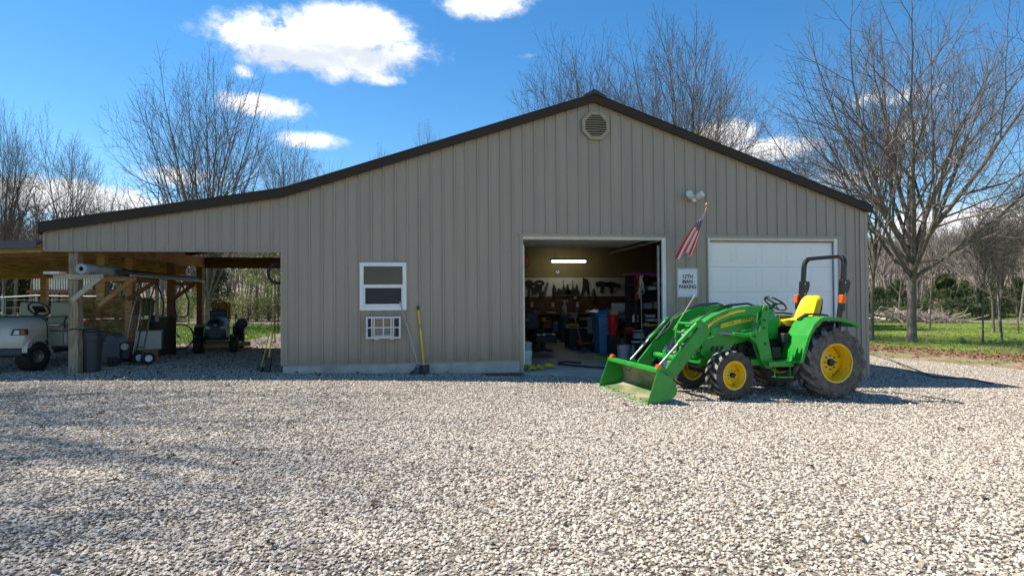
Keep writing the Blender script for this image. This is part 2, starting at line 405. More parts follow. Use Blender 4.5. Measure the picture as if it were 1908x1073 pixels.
M_roof = mat('bronze_roof', (.05, .037, .03), .4, var=.12, vscale=1.5)
M_conc = mat('concrete', (.45, .43, .385), .88, var=.15, vscale=5, col2=(.34, .315, .26), c2lo=.5, c2hi=.7, c2scale=1.8, bump=.004, bscale=40)
M_floor = mat('slab', (.36, .36, .35), .55, var=.2, vscale=1.6, col2=(.22, .21, .20), c2lo=.52, c2hi=.68, c2scale=1.1)
M_white = mat('white_paint', (.80, .80, .78), .45, var=.03, vscale=2)
M_cream = mat('cream_trim', (.62, .55, .44), .5, var=.06, vscale=4)
M_glass = mat('window_glass', (.010, .011, .012), .08, var=0, spec=.55)
M_screen = mat('insect_screen', (.02, .023, .025), .55, var=.1)
M_vent = mat('vent_plastic', (.37, .295, .21), .5, var=.06)
M_inwall = mat('inside_sheathing', (.27, .215, .10), .8, var=.12, vscale=1.2)
M_ceil = mat('inside_roof', (.16, .14, .12), .7, var=.1)
BW, BD = 12.19, 9.1                       # width, depth
RIDGE_X, RIDGE_Z, EAVE_R, KINK_Z = 6.08, 5.53, 3.37, 3.50
FAS = .160                                # depth of the dark rake trim
def roof_z(x):
    if x < 0.03: return KINK_Z + (x-.03)*(KINK_Z-2.818)/4.09
    if x < RIDGE_X: return KINK_Z + (x-.03)*(RIDGE_Z-KINK_Z)/(RIDGE_X-.03)
    return RIDGE_Z - (x-RIDGE_X)*(RIDGE_Z-EAVE_R)/(BW+.05-RIDGE_X)
WIN = (1.435, 2.318, 1.21, 2.128)          # window opening x0 x1 z0 z1
D1 = (4.585, 7.575); D2 = (8.54, 11.475); DH = 2.655   # the two overhead door openings
ZB = .19                                   # bottom of the siding
SP = .2286
def panel_piece(mb, xa, xb, x_rib, z0, z1f):
    """one strip of ribbed sheet from xa to xb (rib centred at x_rib), bottom z0, top following z1f"""
    prof = [(x_rib-.024, 0), (x_rib-.014, .024), (x_rib+.014, .024), (x_rib+.024, 0),
            (x_rib+.084, 0), (x_rib+.094, .0022), (x_rib+.106, .0022), (x_rib+.116, 0),
            (x_rib+.148, 0), (x_rib+.158, .0022), (x_rib+.170, .0022), (x_rib+.180, 0)]
    pts = [(x, o) for x, o in prof if xa < x < xb]
    def off(x):
        for (x0, o0), (x1, o1) in zip(prof, prof[1:]):
            if x0 <= x <= x1: return o0 + (o1-o0)*(x-x0)/(x1-x0)
        return 0
    pts = [(xa, off(xa))] + pts + [(xb, off(xb))]
    n = len(pts); vs = [(x, -o, z0) for x, o in pts] + [(x, -o, z1f(x)) for x, o in pts]
    mb.add(vs, [(i, i+1, n+i+1, n+i) for i in range(n-1)])
def siding(parent, xs, xe, ribs, openings, z0, z1f, y):
    """strips between successive ribs; openings = (x0, x1, zlow or None, zhigh)"""
    for r in ribs:
        a, b = max(xs, r-.034), min(xe, r+SP-.034)
        if b-a < .004: continue
        mb = MB(); cuts = sorted({a, b} | {c for o in openings for c in o[:2] if a < c < b})
        for p, q in zip(cuts, cuts[1:]):
            if q-p < .0015: continue
            mid = (p+q)/2; op = [o for o in openings if o[0] < mid < o[1]]
            if not op: panel_piece(mb, p, q, r, z0, z1f)
            else:
                o = op[0]; panel_piece(mb, p, q, r, o[3], z1f)
                if o[2] is not None: panel_piece(mb, p, q, r, z0, lambda x, z=o[2]: z)
        mb.build('siding_panel', M_siding, parent, loc=(0, y, 0))
barn = thing('barn', 'large taupe metal barn with dark rake trim and two overhead door openings', 'barn')
openings = [(WIN[0], WIN[1], WIN[2], WIN[3]), (D1[0]-.02, D1[1]+.02, None, DH), (D2[0]-.02, D2[1]+.02, None, DH)]
top = lambda x: roof_z(x)-.12
rib0 = 1.197 - SP*6
siding(barn, 0.045, BW-.06, [rib0 + i*SP for i in range(60)], openings, ZB, top, 0)
MB().bx(-.012, .05, -.024, .03, ZB-.005, roof_z(.02)-.14).bx(.05, .105, -.022, -.001, ZB-.005, roof_z(.05)-.14).build('corner_trim', M_trim, barn)
MB().bx(BW-.16, BW-.055, -.022, -.001, -.4, roof_z(BW)-.14).bx(BW-.055, BW+.012, -.03, .03, -.4, roof_z(BW)-.14).build('corner_trim', M_trim, barn)
# concrete foundation under the siding
MB().bx(.02, D1[0]-.055, -.006, .2, -.5, ZB-.012).build('foundation', M_conc, barn, bevel=.01)
MB().bx(D1[1]+.055, D2[0]-.055, -.006, .2, -.5, ZB-.012).build('foundation', M_conc, barn, bevel=.01)
MB().bx(D2[1]+.055, BW-.17, -.006, .2, -.6, ZB-.012).build('foundation', M_conc, barn, bevel=.01)
for x0, x1 in ((0.05, D1[0]-.05), (D1[1]+.05, D2[0]-.05)):
    MB().bx(x0, x1, -.016, .01, ZB-.014, ZB+.004).build('base_flashing', M_trim, barn)
SLAB = -.045
MB().bx(.15, BW-.1, .02, BD-.1, -.6, SLAB).build('floor_slab', M_floor, barn)
MB().prism([(-.55, -.5), (.02, -.5), (.02, SLAB-.004), (-.05, SLAB-.006), (-.55, SLAB-.10)], D1[0]-.02, D1[1]+.02, 'yz').build('door_apron', M_conc, barn)
MB().prism([(-.55, -.6), (.02, -.6), (.02, SLAB-.006), (-.05, SLAB-.008), (-.55, SLAB-.26)], D2[0]-.02, D2[1]+.02, 'yz').build('door_apron', M_conc, barn)
# inner shell
MB().bx(.06, BW-.06, BD-.1, BD, -.4, 2.9).prism([(.06, 2.9), (BW-.06, 2.9), (BW-.06, roof_z(BW)-.2), (RIDGE_X, RIDGE_Z-.2), (.06, KINK_Z-.2)], BD-.1, BD).build('back_wall', M_inwall, barn)
MB().bx(.06, .14, .05, BD-.1, -.4, roof_z(.1)-.16).build('side_wall', M_inwall, barn)
MB().bx(BW-.06, BW+.004, .03, BD, -.5, roof_z(BW)-.12).build('side_wall', M_siding, barn)
fr = MB()                                   # inner lining of the front wall, with the openings left free
fr.bx(.14, WIN[0], .03, .1, -.3, 2.9).bx(WIN[0], WIN[1], .03, .1, -.3, WIN[2]).bx(WIN[0], WIN[1], .03, .1, WIN[3], 2.9).bx(WIN[1], D1[0]-.03, .03, .1, -.3, 2.9)
fr.bx(D1[1]+.03, D2[0]-.03, .03, .1, -.3, 2.9).bx(D2[1]+.03, BW-.06, .03, .1, -.3, 2.9).bx(D1[0]-.03, D1[1]+.03, .03, .1, DH+.03, 2.9).bx(D2[0]-.03, D2[1]+.03, .03, .1, DH+.03, 2.9)
fr.prism([(.14, 2.9), (BW-.06, 2.9), (BW-.06, roof_z(BW)-.2), (RIDGE_X, RIDGE_Z-.2), (.14, KINK_Z-.2)], .03, .1)
fr.build('front_lining', M_inwall, barn)
# roof sheets with standing ribs, ridge cap, rake trim
def roof_sheet(parent, xa, xb, y0, y1, name='roof_panel'):
    za, zb = roof_z(xa), roof_z(xb)
    mb = MB(); mb.prism([(xa, za-.03), (xb, zb-.03), (xb, zb), (xa, za)], y0, y1)
    y = y0+.25
    while y < y1:
        mb.beam((xa, y, za+.01), (xb, y, zb+.01), .04, .02); y += SP*2
    return mb.build(name, M_roof, parent)
roof_sheet(barn, 0.031, RIDGE_X-.001, -.10, BD+.2); roof_sheet(barn, RIDGE_X+.001, BW+.05, -.10, BD+.2)
MB().prism([(RIDGE_X-.24, roof_z(RIDGE_X-.24)+.004), (RIDGE_X, RIDGE_Z+.004), (RIDGE_X+.24, roof_z(RIDGE_X+.24)+.004), (RIDGE_X+.24, roof_z(RIDGE_X+.24)+.045), (RIDGE_X+.03, RIDGE_Z+.085), (RIDGE_X-.03, RIDGE_Z+.085), (RIDGE_X-.24, roof_z(RIDGE_X-.24)+.045)], -.14, BD+.22).build('ridge_cap', M_roof, barn)
MB().bx(.14, BW-.07, .12, BD-.11, 3.26, 3.30).build('ceiling', M_ceil, barn)
def rake(parent, pts, y0=-.105, y1=.0, w=FAS):
    """dark rake trim in lapped lengths"""
    for i in range(len(pts)-1):
        a, b = Vector((pts[i][0], 0, pts[i][1])), Vector((pts[i+1][0], 0, pts[i+1][1])); n = max(1, round((b-a).length/3.0))
        for k in range(n):
            p, q = a.lerp(b, k/n), a.lerp(b, (k+1)/n); yy = y0-.004*(k % 2)
            mb = MB().prism([(p.x, p.z), (q.x, q.z), (q.x, q.z-w), (p.x, p.z-w)], yy, y1-.03)
            mb.prism([(p.x, p.z-w+.03), (q.x, q.z-w+.03), (q.x, q.z-w-.012), (p.x, p.z-w-.012)], yy-.006, yy+.012)
            mb.prism([(p.x, p.z+.012), (q.x, q.z+.012), (q.x, q.z-.012), (p.x, p.z-.012)], yy-.008, yy+.01)
            mb.build('rake_trim', M_dark, parent)
rake(barn, [(.04, roof_z(.04)+.01), (.25, roof_z(.25)+.01), (RIDGE_X, RIDGE_Z+.012)]); rake(barn, [(RIDGE_X+.0005, RIDGE_Z+.012), (BW+.05, roof_z(BW+.05)+.01)])
MB().bx(BW+.03, BW+.10, -.1, BD+.2, roof_z(BW)-.16, roof_z(BW)-.03).build('eave_trim', M_dark, barn)
# octagonal gable vent with louvres
vc = at_y(1108.5, 236, 0); VX, VZ, VR = vc.x, vc.z, .285
ring = [(VX+VR*math.cos(math.pi/8+k*math.pi/4)/math.cos(math.pi/8), VZ+VR*math.sin(math.pi/8+k*math.pi/4)/math.cos(math.pi/8)) for k in range(8)]
inn = [(VX+(x-VX)*.76, VZ+(z-VZ)*.76) for x, z in ring]
mb = MB()
for k in range(8):
    a, b, c, d = ring[k], ring[(k+1) % 8], inn[(k+1) % 8], inn[k]; mb.prism([a, b, c, d], -.075, -.015)
gv = mb.build('gable_vent', M_vent, barn, bevel=.006)
MB().prism(inn, -.03, -.024).build('vent_backing', mat('vent_dark', (.05, .045, .04), .8, var=0), gv)
for k in range(9):
    z = VZ - VR*.66 + k*VR*1.32/8; hw = VR*.74 if abs(z-VZ) < VR*.33 else VR*.74-(abs(z-VZ)-VR*.33)*.95
    MB().box((VX, -.052, z), (2*hw, .034, .010), Matrix.Rotation(math.radians(38), 3, 'X')).build('louver_slat', M_vent, gv)
# white double-hung window
x0, x1, z0, z1 = WIN; fwd = -.05
wf = MB()
for a, b, c, d in ((x0, x1, z1-.075, z1), (x0, x1, z0, z0+.075), (x0, x0+.075, z0+.075, z1-.075), (x1-.075, x1, z0+.075, z1-.075)): wf.bx(a, b, fwd, .06, c, d)
win = wf.build('window', M_white, barn, bevel=.004)
zm = (z0+z1)/2+.005
MB().bx(x0+.075, x1-.075, fwd+.012, .04, zm-.035, zm+.03).build('meeting_rail', M_white, win, bevel=.003)
MB().bx(x0+.075, x1-.075, .0, .01, zm+.03, z1-.075).build('pane', M_glass, win)
MB().bx(x0+.10, x1-.10, .012, .022, z0+.12, zm-.035).build('insect_screen', M_screen, win)
MB().bx(x0+.075, x0+.10, fwd+.02, .03, z0+.075, zm-.035).bx(x1-.10, x1-.075, fwd+.02, .03, z0+.075, zm-.035).bx(x0+.10, x1-.10, fwd+.02, .03, z0+.075, z0+.12).build('lower_sash', M_white, win, bevel=.003)
# jambs and headers of the overhead doors
for nm, (a, b) in (('open', D1), ('shut', D2)):
    MB().bx(a-.06, b+.12, -.03, .0, DH+.005, DH+.05).build('header_flashing', M_trim, barn)
    MB().bx(b+.04, b+.14, -.012, .03, -.3, DH+.004).build('door_trim', M_trim, barn)
    MB().bx(a-.05, a-.018, -.02, .03, -.3, DH+.004).build('door_trim', M_trim, barn)
    MB().bx(a-.0175, a+.02, -.012, .14, -.3, DH-.0).build('door_jamb', M_trim if nm == 'open' else M_white, barn)
    MB().bx(b-.055, b+.035, -.012, .02, -.3, DH).bx(b-.02, b+.035, .02, .14, -.3, DH).build('door_jamb', M_white, barn)
    MB().bx(a+.02, b-.055, -.014, .12, DH-.06, DH+.003).build('door_header', M_cream, barn)
# the shut sectional door: five sections of raised panels
a, b = D2[0]+.021, D2[1]-.056; zt = DH-.076; zbt = SLAB-.03; nsec = 5; hs = (zt-zbt)/nsec
M_door = mat('white_steel_door', (.90, .87, .82), .42, var=.02, vscale=1)
for k in range(nsec):
    s0, s1 = zbt+k*hs+.0015, zbt+(k+1)*hs-.0015
    sec = MB().bx(a, b, .06, .10, s0, s1).build('door_section', M_door, barn, bevel=.004)
    pw = (b-a)/5
    for i in range(5):
        p0, p1, q0, q1 = a+i*pw+.055, a+(i+1)*pw-.055, s0+.075, s1-.075
        pm = MB(); e = .022
        pm.bx(p0+e, p1-e, .055, .062, q0+e, q1-e)
        for u0, u1, w0, w1 in ((p0-.008, p1+.008, q1-.004, q1+.008), (p0-.008, p1+.008, q0-.008, q0+.004), (p0-.008, p0+.004, q0, q1), (p1-.004, p1+.008, q0, q1)): pm.bx(u0, u1, .0555, .062, w0, w1)
        pm.build('raised_panel', M_door, sec, bevel=.003)
MB().bx(a, b, .0535, .0595, zt-.03, zt).build('door_seal', M_cream, barn)
# tracks of the open door, under the ceiling
for x in (D1[0]+.05, D1[1]-.08):
    MB().bx(x-.02, x+.02, .14, .18, .1, 2.5).bx(x-.02, x+.02, .2, 3.4, 2.57, 2.61).build('door_track', mat('galvanized', (.55, .56, .57), .4, .8, var=.1), barn)
for k in range(4): MB().bx(D1[0]+.06, D1[1]-.09, .28+k*.56, .82+k*.56, 2.66, 2.70).build('open_door_section', M_door, barn)
# ------------------------------------------------------------------ lean-to and carport on the left
M_gwood = mat('weathered_post', (.33, .26, .175), .85, var=.3, vscale=9, col2=(.22, .17, .115), c2lo=.45, c2hi=.6, c2scale=7, stretch=(6, 6, .6), bump=.006, bscale=9)
M_owood = mat('orange_lumber', (.42, .25, .115), .75, var=.22, vscale=6, col2=(.33, .155, .05), c2lo=.45, c2hi=.62, c2scale=4, stretch=(1, .5, 5))
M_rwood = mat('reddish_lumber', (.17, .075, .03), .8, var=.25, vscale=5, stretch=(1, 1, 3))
M_lwood = mat('pale_lumber', (.44, .36, .27), .8, var=.2, vscale=7, stretch=(.6, 4, 4))
LX, LD = -4.05, 6.05; PX = -3.62
lean = thing('lean_to', 'open lean-to with taupe metal header and timber posts, left of the barn', 'lean-to')
SOF = 2.335
lr0 = -3.8137 - .016
siding(lean, LX+.01, -.013, [lr0 + i*SP for i in range(-1, 18)], [], SOF, top, 0)
MB().bx(LX, -.015, -.028, .03, SOF-.014, SOF+.006).build('header_flashing', M_cream if False else M_trim, lean)
MB().bx(LX-.012, LX+.03, -.024, .03, SOF, roof_z(LX)-.16).build('corner_trim', M_trim, lean)
rake(lean, [(LX-.03, roof_z(LX-.03)+.01), (-.25, roof_z(-.25)+.01), (.039, roof_z(.039)+.01)])
roof_sheet(lean, LX-.03, .030, -.10, LD+.1)
MB().bx(LX-.05, LX-.031, -.1, LD+.1, roof_z(LX)-.2, roof_z(LX)+.0).build('eave_trim', M_dark, lean)
MB().bx(LX+.03, -.02, .035, .075, SOF, SOF+.26).build('header_beam', M_rwood, lean)
MB().bx(PX-.08, PX+.08, .08, .24, gz(PX)-.2, SOF+.35).build('post', M_gwood, lean, bevel=.006)
for y in (2.1, 4.1, 5.95):
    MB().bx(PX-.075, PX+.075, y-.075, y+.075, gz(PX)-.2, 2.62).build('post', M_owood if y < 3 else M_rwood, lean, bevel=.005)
MB().bx(PX-.075, PX+.075, .95, 1.09, 1.44, 2.62).build('hanging_post', M_owood, lean, bevel=.004)
MB().bx(PX+.08, PX+.12, .2, 6.03, 2.34, 2.60).build('side_beam', M_owood, lean)
MB().bx(PX-.12, PX-.08, .2, 6.03, 2.34, 2.60).build('side_beam', M_owood, lean)
MB().bx(PX+.121, -.03, LD-.12, LD-.08, 2.31, 2.62).build('back_beam', M_rwood, lean)
for i in range(6):
    y = .5+i*1.06
    MB().beam((LX+.1, y, roof_z(LX+.1)-.13), (-.02, y, roof_z(-.02)-.13), .04, .14).build('rafter', M_rwood, lean)
for i in range(6):
    x = LX+.25+i*.7; MB().bx(x-.02, x+.02, .08, LD-.13, roof_z(x)-.062, roof_z(x)-.034).build('purlin', M_owood, lean)
# shelf arms on the posts
def arm(y, m, z, x0, x1, brace=.36):
    MB().bx(x0, x1, y-.02, y+.02, z-.09, z).build('shelf_arm', m, lean, bevel=.003)
    MB().beam((x1-.03, y-.041, z-.05), (PX+.02, y-.041, z-.05-brace), .04, .085).build('brace', m, lean)
ga = at_y(193, 511, .06); arm(.055, M_lwood, 1.91, at_y(100, 511, .05).x, ga.x, .42)
arm(.92, M_owood, 1.90, PX+.076, PX+.66, .5); arm(2.0, M_rwood, 1.90, PX-.3, PX+.62, .4); arm(4.0, M_rwood, 1.88, PX+.076, PX+.62, .45)
MB().tube([(PX-.085, .09, .9), (PX, .065, .93), (PX+.085, .09, .92), (PX+.085, .25, .9), (PX-.085, .25, .9)], .012, 6, closed=True).build('strap', mat('black_strap', (.015, .015, .016), .7), lean)

port = thing('carport', 'low carport roof with orange timber underside beside the lean-to', 'carport')
cz0, cz1 = at_y(0, 457, -.05).z, at_y(84, 455, -.05).z
def czf(x): return cz1 + (x-LX)*.028
M_slate = mat('slate_blue_metal', (.055, .062, .080), .35, var=.1, vscale=2)
for i in range(13):                              # ribbed roof sheets
    xa, xb = LX-.06-i*.6, LX-.06-(i+1)*.6
    mb = MB().prism([(xb, czf(xb)+.03), (xa, czf(xa)+.03), (xa, czf(xa)+.055), (xb, czf(xb)+.055)], -.1, 6.6); mb.beam((xa-.03, -.1, czf(xa)+.06), (xa-.03, 6.6, czf(xa)+.06), .04, .03)
    mb.build('roof_panel', M_slate, port)
MB().bx(LX-.061, -3.72, .30, 6.5, cz1+.035, cz1+.058).build('roof_panel', M_slate, port)  # overlap added under the lean-to roof to block sun through the gap
MB().beam((LX-.055, -.115, cz1-.005), (LX-7.8, -.115, czf(LX-7.8)-.005), .02, .135).build('fascia', M_slate, port)
for i in range(8):
    y = .05 + i*.9
    MB().beam((LX-.06, y, cz1-.065), (LX-7.8, y, czf(LX-7.8)-.065), .045, .15).build('rafter', M_owood, port)
for i in range(14):
    x = LX-.2-i*.58; MB().bx(x-.045, x+.045, -.09, 6.5, czf(x)+.008, czf(x)+.029).build('purlin', M_owood, port)
MB().beam((LX-.1, 6.35, cz1-.19), (LX-7.8, 6.35, czf(LX-7.8)-.19), .05, .2).build('back_beam', M_owood, port)
bp = at_y(86, 580, 6.4)
for x in (bp.x, -11.2): MB().bx(x-.07, x+.07, 6.26, 6.40, .0, czf(x)-.06).build('post', M_owood, port, bevel=.005)
MB().bx(-11.3, -11.16, -.0, .14, .0, czf(-11.2)-.06).build('post', M_gwood, port, bevel=.005)

# ---- things under the lean-to
M_blk = mat('black_plastic', (.022, .024, .026), .5, var=.2)
M_grp = mat('charcoal_plastic', (.035, .042, .045), .5, var=.15)
M_navy = mat('slate_plastic', (.055, .068, .085), .45, var=.15)
M_rub = mat('rubber', (.022, .021, .020), .8, var=.25, vscale=20)
M_steel = mat('steel', (.42, .42, .43), .38, .85, var=.15)
M_alu = mat('bare_aluminium', (.34, .31, .27), .42, .7, var=.15)
M_hay = mat('hay', (.58, .41, .17), .95, var=.4, vscale=40, col2=(.34, .23, .09), c2lo=.4, c2hi=.6, c2scale=9, bump=.03, bscale=70)
M_grey = mat('grey_metal', (.36, .37, .38), .5, var=.1)
M_wht = mat('pale_case', (.60, .60, .57), .5, var=.08)
def ground_at(px, dep_y):
    p = at_y(px, 650, dep_y); return Vector((p.x, dep_y, gz(p.x, dep_y)+.022))
# trash can with a dented lid
p = ground_at(169, .42); t = thing('trash_can', 'black round trash can with lid directly behind the front post', 'trash can', p)
MB().lathe([(.0, .03), (.15, .03), (.158, 0), (.162, .05), (.18, .35), (.192, .55), (.2, .6), (.205, .62), (.2, .66), (.206, .7), (.195, .705)], n=28).build('body', M_grp, t, smooth=40)
MB().lathe([(.212, .69), (.22, .71), (.216, .735), (.17, .755), (.165, .785), (.06, .80), (0, .80)], n=28).build('lid', M_grp, t, smooth=35)
for s in (-1, 1): MB().tube([(s*.19, -.05, .58), (s*.235, -.04, .57), (s*.235, .04, .57), (s*.19, .05, .58)], .012, 6).build('handle', M_grp, t)
# dark blue-grey box-shaped implement (chipper hopper)
p = ground_at(211, 1.5); t = thing('leaf_shredder', 'slate grey shredder with sloped hopper beside the trash can', 'shredder', p, .1)
MB().prism([(-.25, .05), (.18, .05), (.2, .3), (.17, .52), (.06, .64), (-.02, .645), (-.25, .34)], -.22, .22).build('hopper', M_navy, t, bevel=.02)
MB().bx(-.18, .2, -.235, -.222, .27, .33).build('rib', M_navy, t); MB().cyl((-.0, -.23, .16), (-.0, -.25, .16), .03).build('knob', M_blk, t)
MB().bx(.19, .34, -.16, .16, .12, .45).build('engine', M_blk, t, bevel=.02)
MB().cyl((.27, -.19, .38), (.27, -.14, .38), .07).build('starter_cover', M_steel, t)
for s in (-1, 1): MB().lathe([(.02, -.03), (.06, -.03), (.1, -.02), (.1, .02), (.06, .03), (.02, .03)], (.1, s*.26, .085), 'y', 18).build('wheel', M_rub, t, smooth=40)
# two hand trucks leaning side by side
def hand_truck(px, y, hm, label, col, flip, lean_a=.17):
    p = ground_at(px, y); t = thing('hand_truck', label, 'hand truck', p, flip); R = lambda x, yy, z: (x, yy+z*math.tan(lean_a), z)
    for s in (-1, 1):
        MB().tube([R(s*.2, .0, .1), R(s*.2, 0, .6), R(s*.19, 0, 1.02), R(s*.16, 0, 1.2), R(s*.09, 0, hm)], .016, 8).build('rail', col, t, smooth=50)
        w = MB().lathe([(.035, -.03), (.05, -.035), (.085, -.03), (.085, .03), (.05, .035), (.035, .03)], (s*.27, .1, .127), 'y', 8)
        wh = MB().lathe([(.07, -.035), (.105, -.035), (.127, -.02), (.127, .02), (.105, .035), (.07, .035)], (0, 0, 0), 'x', 24).build('wheel', M_rub, t, smooth=40, loc=(s*.26, .12, .127))
        MB().lathe([(.0, -.038), (.066, -.036), (.072, -.028), (.072, .028), (.066, .036), (0, .038)], (0, 0, 0), 'x', 20).build('rim', mat('white_rim', (.75, .76, .78), .4), wh, smooth=40)
        MB().beam((s*.2, .0, .1), (s*.2, .12, .127), .03, .05).build('axle_bracket', col, t)
    MB().tube([R(.09, 0, hm), R(.05, 0, hm+.06), R(-.05, 0, hm+.06), R(-.09, 0, hm)], .016, 8).build('handle', col, t, smooth=50)
    for z in (.35, .7, 1.0): MB().tube([R(-.2, 0, z), R(0, -.02, z), R(.2, 0, z)], .011, 6).build('cross_bar', col, t)
    MB().bx(-.22, .22, -.17, .01, .03, .042).build('toe_plate', col, t); MB().cyl((-.27, .12, .127), (.27, .12, .127), .012).build('axle', col, t)
    return t
hand_truck(236, 1.7, 1.33, 'silver hand truck with bent loop handle, nearer the trash can', M_alu, -.75)
hand_truck(256, 1.6, 1.30, 'dark green hand truck with white wheel hubs, beside the silver one', mat('dark_green_paint', (.03, .10, .075), .5), -.85)
# grey-white cabinet behind the hand trucks
p = ground_at(276, 3.1); t = thing('window_air_conditioner', 'pale grey metal air conditioner on the gravel behind the hand trucks', 'air conditioner', p, .32)
MB().bx(-.29, .29, -.3, .3, .19, .62).build('case', M_wht, t, bevel=.012)
MB().bx(-.22, .22, -.25, .25, 0, .189).build('crate', M_owood, t)
for k in range(9): MB().bx(.291, .297, -.25, .25, .24+k*.038, .256+k*.038).build('vent_slot', M_blk, t)
# hay bales
def bale(px, py, y, w, h, d, rz, label):
    p = at_y(px, py, y); R = random.Random(label)
    def sh(p3):
        n = Vector(p3); return n + Vector((R.uniform(-1, 1), R.uniform(-1, 1), R.uniform(-1, 1)))*.022
    t = thing('hay_bale', label, 'hay bale', (p.x, y, p.z-h/2), rz, 'hay bales under the lean-to')
    bm = bmesh.new(); bmesh.ops.create_cube(bm, size=1)
    bmesh.ops.subdivide_edges(bm, edges=bm.edges[:], cuts=7, use_grid_fill=True)
    for v in bm.verts:
        e = 1-.10*(abs(v.co.x*2)**6*abs(v.co.z*2)**4); v.co = sh(Vector((v.co.x*w*e, v.co.y*d, (v.co.z+.5)*h)))
    me = bpy.data.meshes.new('straw'); bm.to_mesh(me); bm.free(); me.materials.append(M_hay)
    o = bpy.data.objects.new('straw', me); COL.objects.link(o); o.parent = t
    st = MB()
    for _ in range(500):
        f = R.randrange(3); a = Vector((R.uniform(-.5, .5)*w, (-.5*d if f == 0 else R.uniform(-.5, .5)*d), R.uniform(0, 1)*h))
        if f == 1: a.z = h
        if f == 2: a.x = w*.5*R.choice((-1, 1))
        dv = Vector((R.uniform(-1, 1), R.uniform(-1, .3), R.uniform(-1, .8))).normalized()*R.uniform(.03, .1); s = dv.orthogonal().normalized()*.003
        st.add([a-s, a+s, a+dv], [(0, 1, 2)])
    stuff(st.build('loose_straw', M_hay, t))
    for q in (-.22, .22): MB().tube([(w*q*1.2, -d/2-.01, .01), (w*q*1.2, -d/2-.01, h+.008), (w*q*1.2, d/2, h+.008)], .005, 5).build('twine', mat('twine', (.35, .2, .1), .9), t)
bale(205, 645, 3.0, .95, .38, .5, .05, 'hay bale on the ground under the stack, mostly hidden'); bale(208, 611, 3.0, .9, .37, .5, -.05, 'lighter hay bale in the middle of the stack')
bale(198, 574, 3.1, 1.0, .42, .5, .08, 'dark brown hay bale on top of the stack'); bale(245, 572, 3.6, .8, .4, .5, -.1, 'hay bale behind the stack, in deep shade')
bale(250, 610, 3.7, .8, .36, .5, .1, 'second hay bale behind the stack, lower in the shade')
bale(250, 640, 3.7, .8, .36, .5, .02, 'hay bale on the ground behind the stack')
# rolled sheet, pipes and gutters on the shelf arms
q = at_y(157, 497, -.02); t = thing('vinyl_roll', 'rolled grey sheet lying on the shelf arm at the front post', 'roll', (q.x, 0, 2.005))
R_ = .093
MB().lathe([(.04, -.12), (R_-.012, -.12), (R_, -.115), (R_, 1.35), (R_-.012, 1.355), (.04, 1.355), (.04, -.12)], (0, 0, 0), 'y', 28).build('sheet', mat('grey_vinyl', (.34, .36, .38), .5), t, smooth=40)
MB().lathe([(.04, -.1), (.03, -.1), (.03, 1.3), (.04, 1.3)], (0, 0, 0), 'y', 20).build('core', M_blk, t)
def pole(name, label, a, b, r, m, cat):
    o = MB().tube([a, Vector(a).lerp(Vector(b), .5), b], r, 12).build(name, m, smooth=40); return tag(o, label, cat)
pole('plastic_pipe', 'thick black pipe resting across the shelf arms', (PX+.45, .75, 1.975), (PX+.36, 4.7, 1.96), .07, M_blk, 'pipe')
pole('plastic_pipe', 'thin grey pipe on the shelf arms beside the black one', (PX+.60, .85, 1.925), (PX+.50, 4.9, 1.915), .024, M_grey, 'pipe')
g = MB().prism([(-.05, .09), (-.055, .09), (-.05, 0), (.04, 0), (.06, .09), (.055, .09), (.036, .006), (-.044, .006)], 0, 3.6).build('rain_gutter', mat('pale_gutter', (.42, .42, .36), .5), loc=(PX+.27, .9, 1.905))
tag(g, 'pale metal gutter length lying on the shelf arms', 'gutter'); g.rotation_euler.z = -.02
o = MB().bx(-.13, .13, -.1, .14, 0, .05).build('tin_box', mat('white_tin', (.6, .6, .58), .5), loc=(at_y(105, 505, .1).x, .05, 1.913), bevel=.005); tag(o, 'flat white tin on the shelf arm left of the front post', 'box')
# straps, hoses and boards hanging from the arms
def hang(name, label, x, y, z0, z1, r, m, cat, loop=0):
    pts = [(x, y, z1), (x+.02, y-.01, (z0+z1)/2+.1), (x+.01, y, z0)]
    if loop: pts = [(x, y, z1), (x-loop*.5, y, (z1+z0)/2), (x-loop*.4, y, z0+.04), (x, y, z0), (x+loop*.4, y, z0+.04), (x+loop*.5, y, (z1+z0)/2), (x+.01, y+.005, z1)]
    o = MB().tube(pts, r, 6).build(name, m, smooth=60); return tag(o, label, cat)
hx = PX+.45
hang('hose', 'black hose looped over the shelf arm behind the hand trucks', hx+.1, 2.03, .95, 1.81, .016, M_blk, 'hose', .3)
hang('rope', 'dark rope hanging from the shelf arm near the hay', hx-.2, 1.96, 1.15, 1.81, .012, M_blk, 'rope', .18)
hang('garden_hose', 'coiled dark hose hanging at the third post', PX+.3, 3.96, 1.0, 1.79, .018, M_blk, 'hose', .34)
o = MB().bx(-.035, .035, -.01, .01, -.85, 0).build('hanging_board', M_gwood, loc=(PX+.55, 2.06, 1.81)); tag(o, 'narrow grey board hanging below the gutter', 'board')
# dark covered barrel mass by the third post
p = ground_at(303, 3.7); t = thing('barrel', 'dark rusty steel barrel in the shade by the third post', 'barrel', p)
MB().lathe([(0, 0), (.28, 0), (.29, .02), (.285, .3), (.295, .31), (.285, .33), (.285, .6), (.295, .61), (.285, .63), (.29, .88), (.27, .89), (0, .88)], n=28).build('drum', mat('rusty_drum', (.05, .03, .025), .7, var=.3), t, smooth=30)
MB().lathe([(.3, .86), (.3, .9), (.0, .93)], n=28).build('cover', M_blk, t, smooth=30)
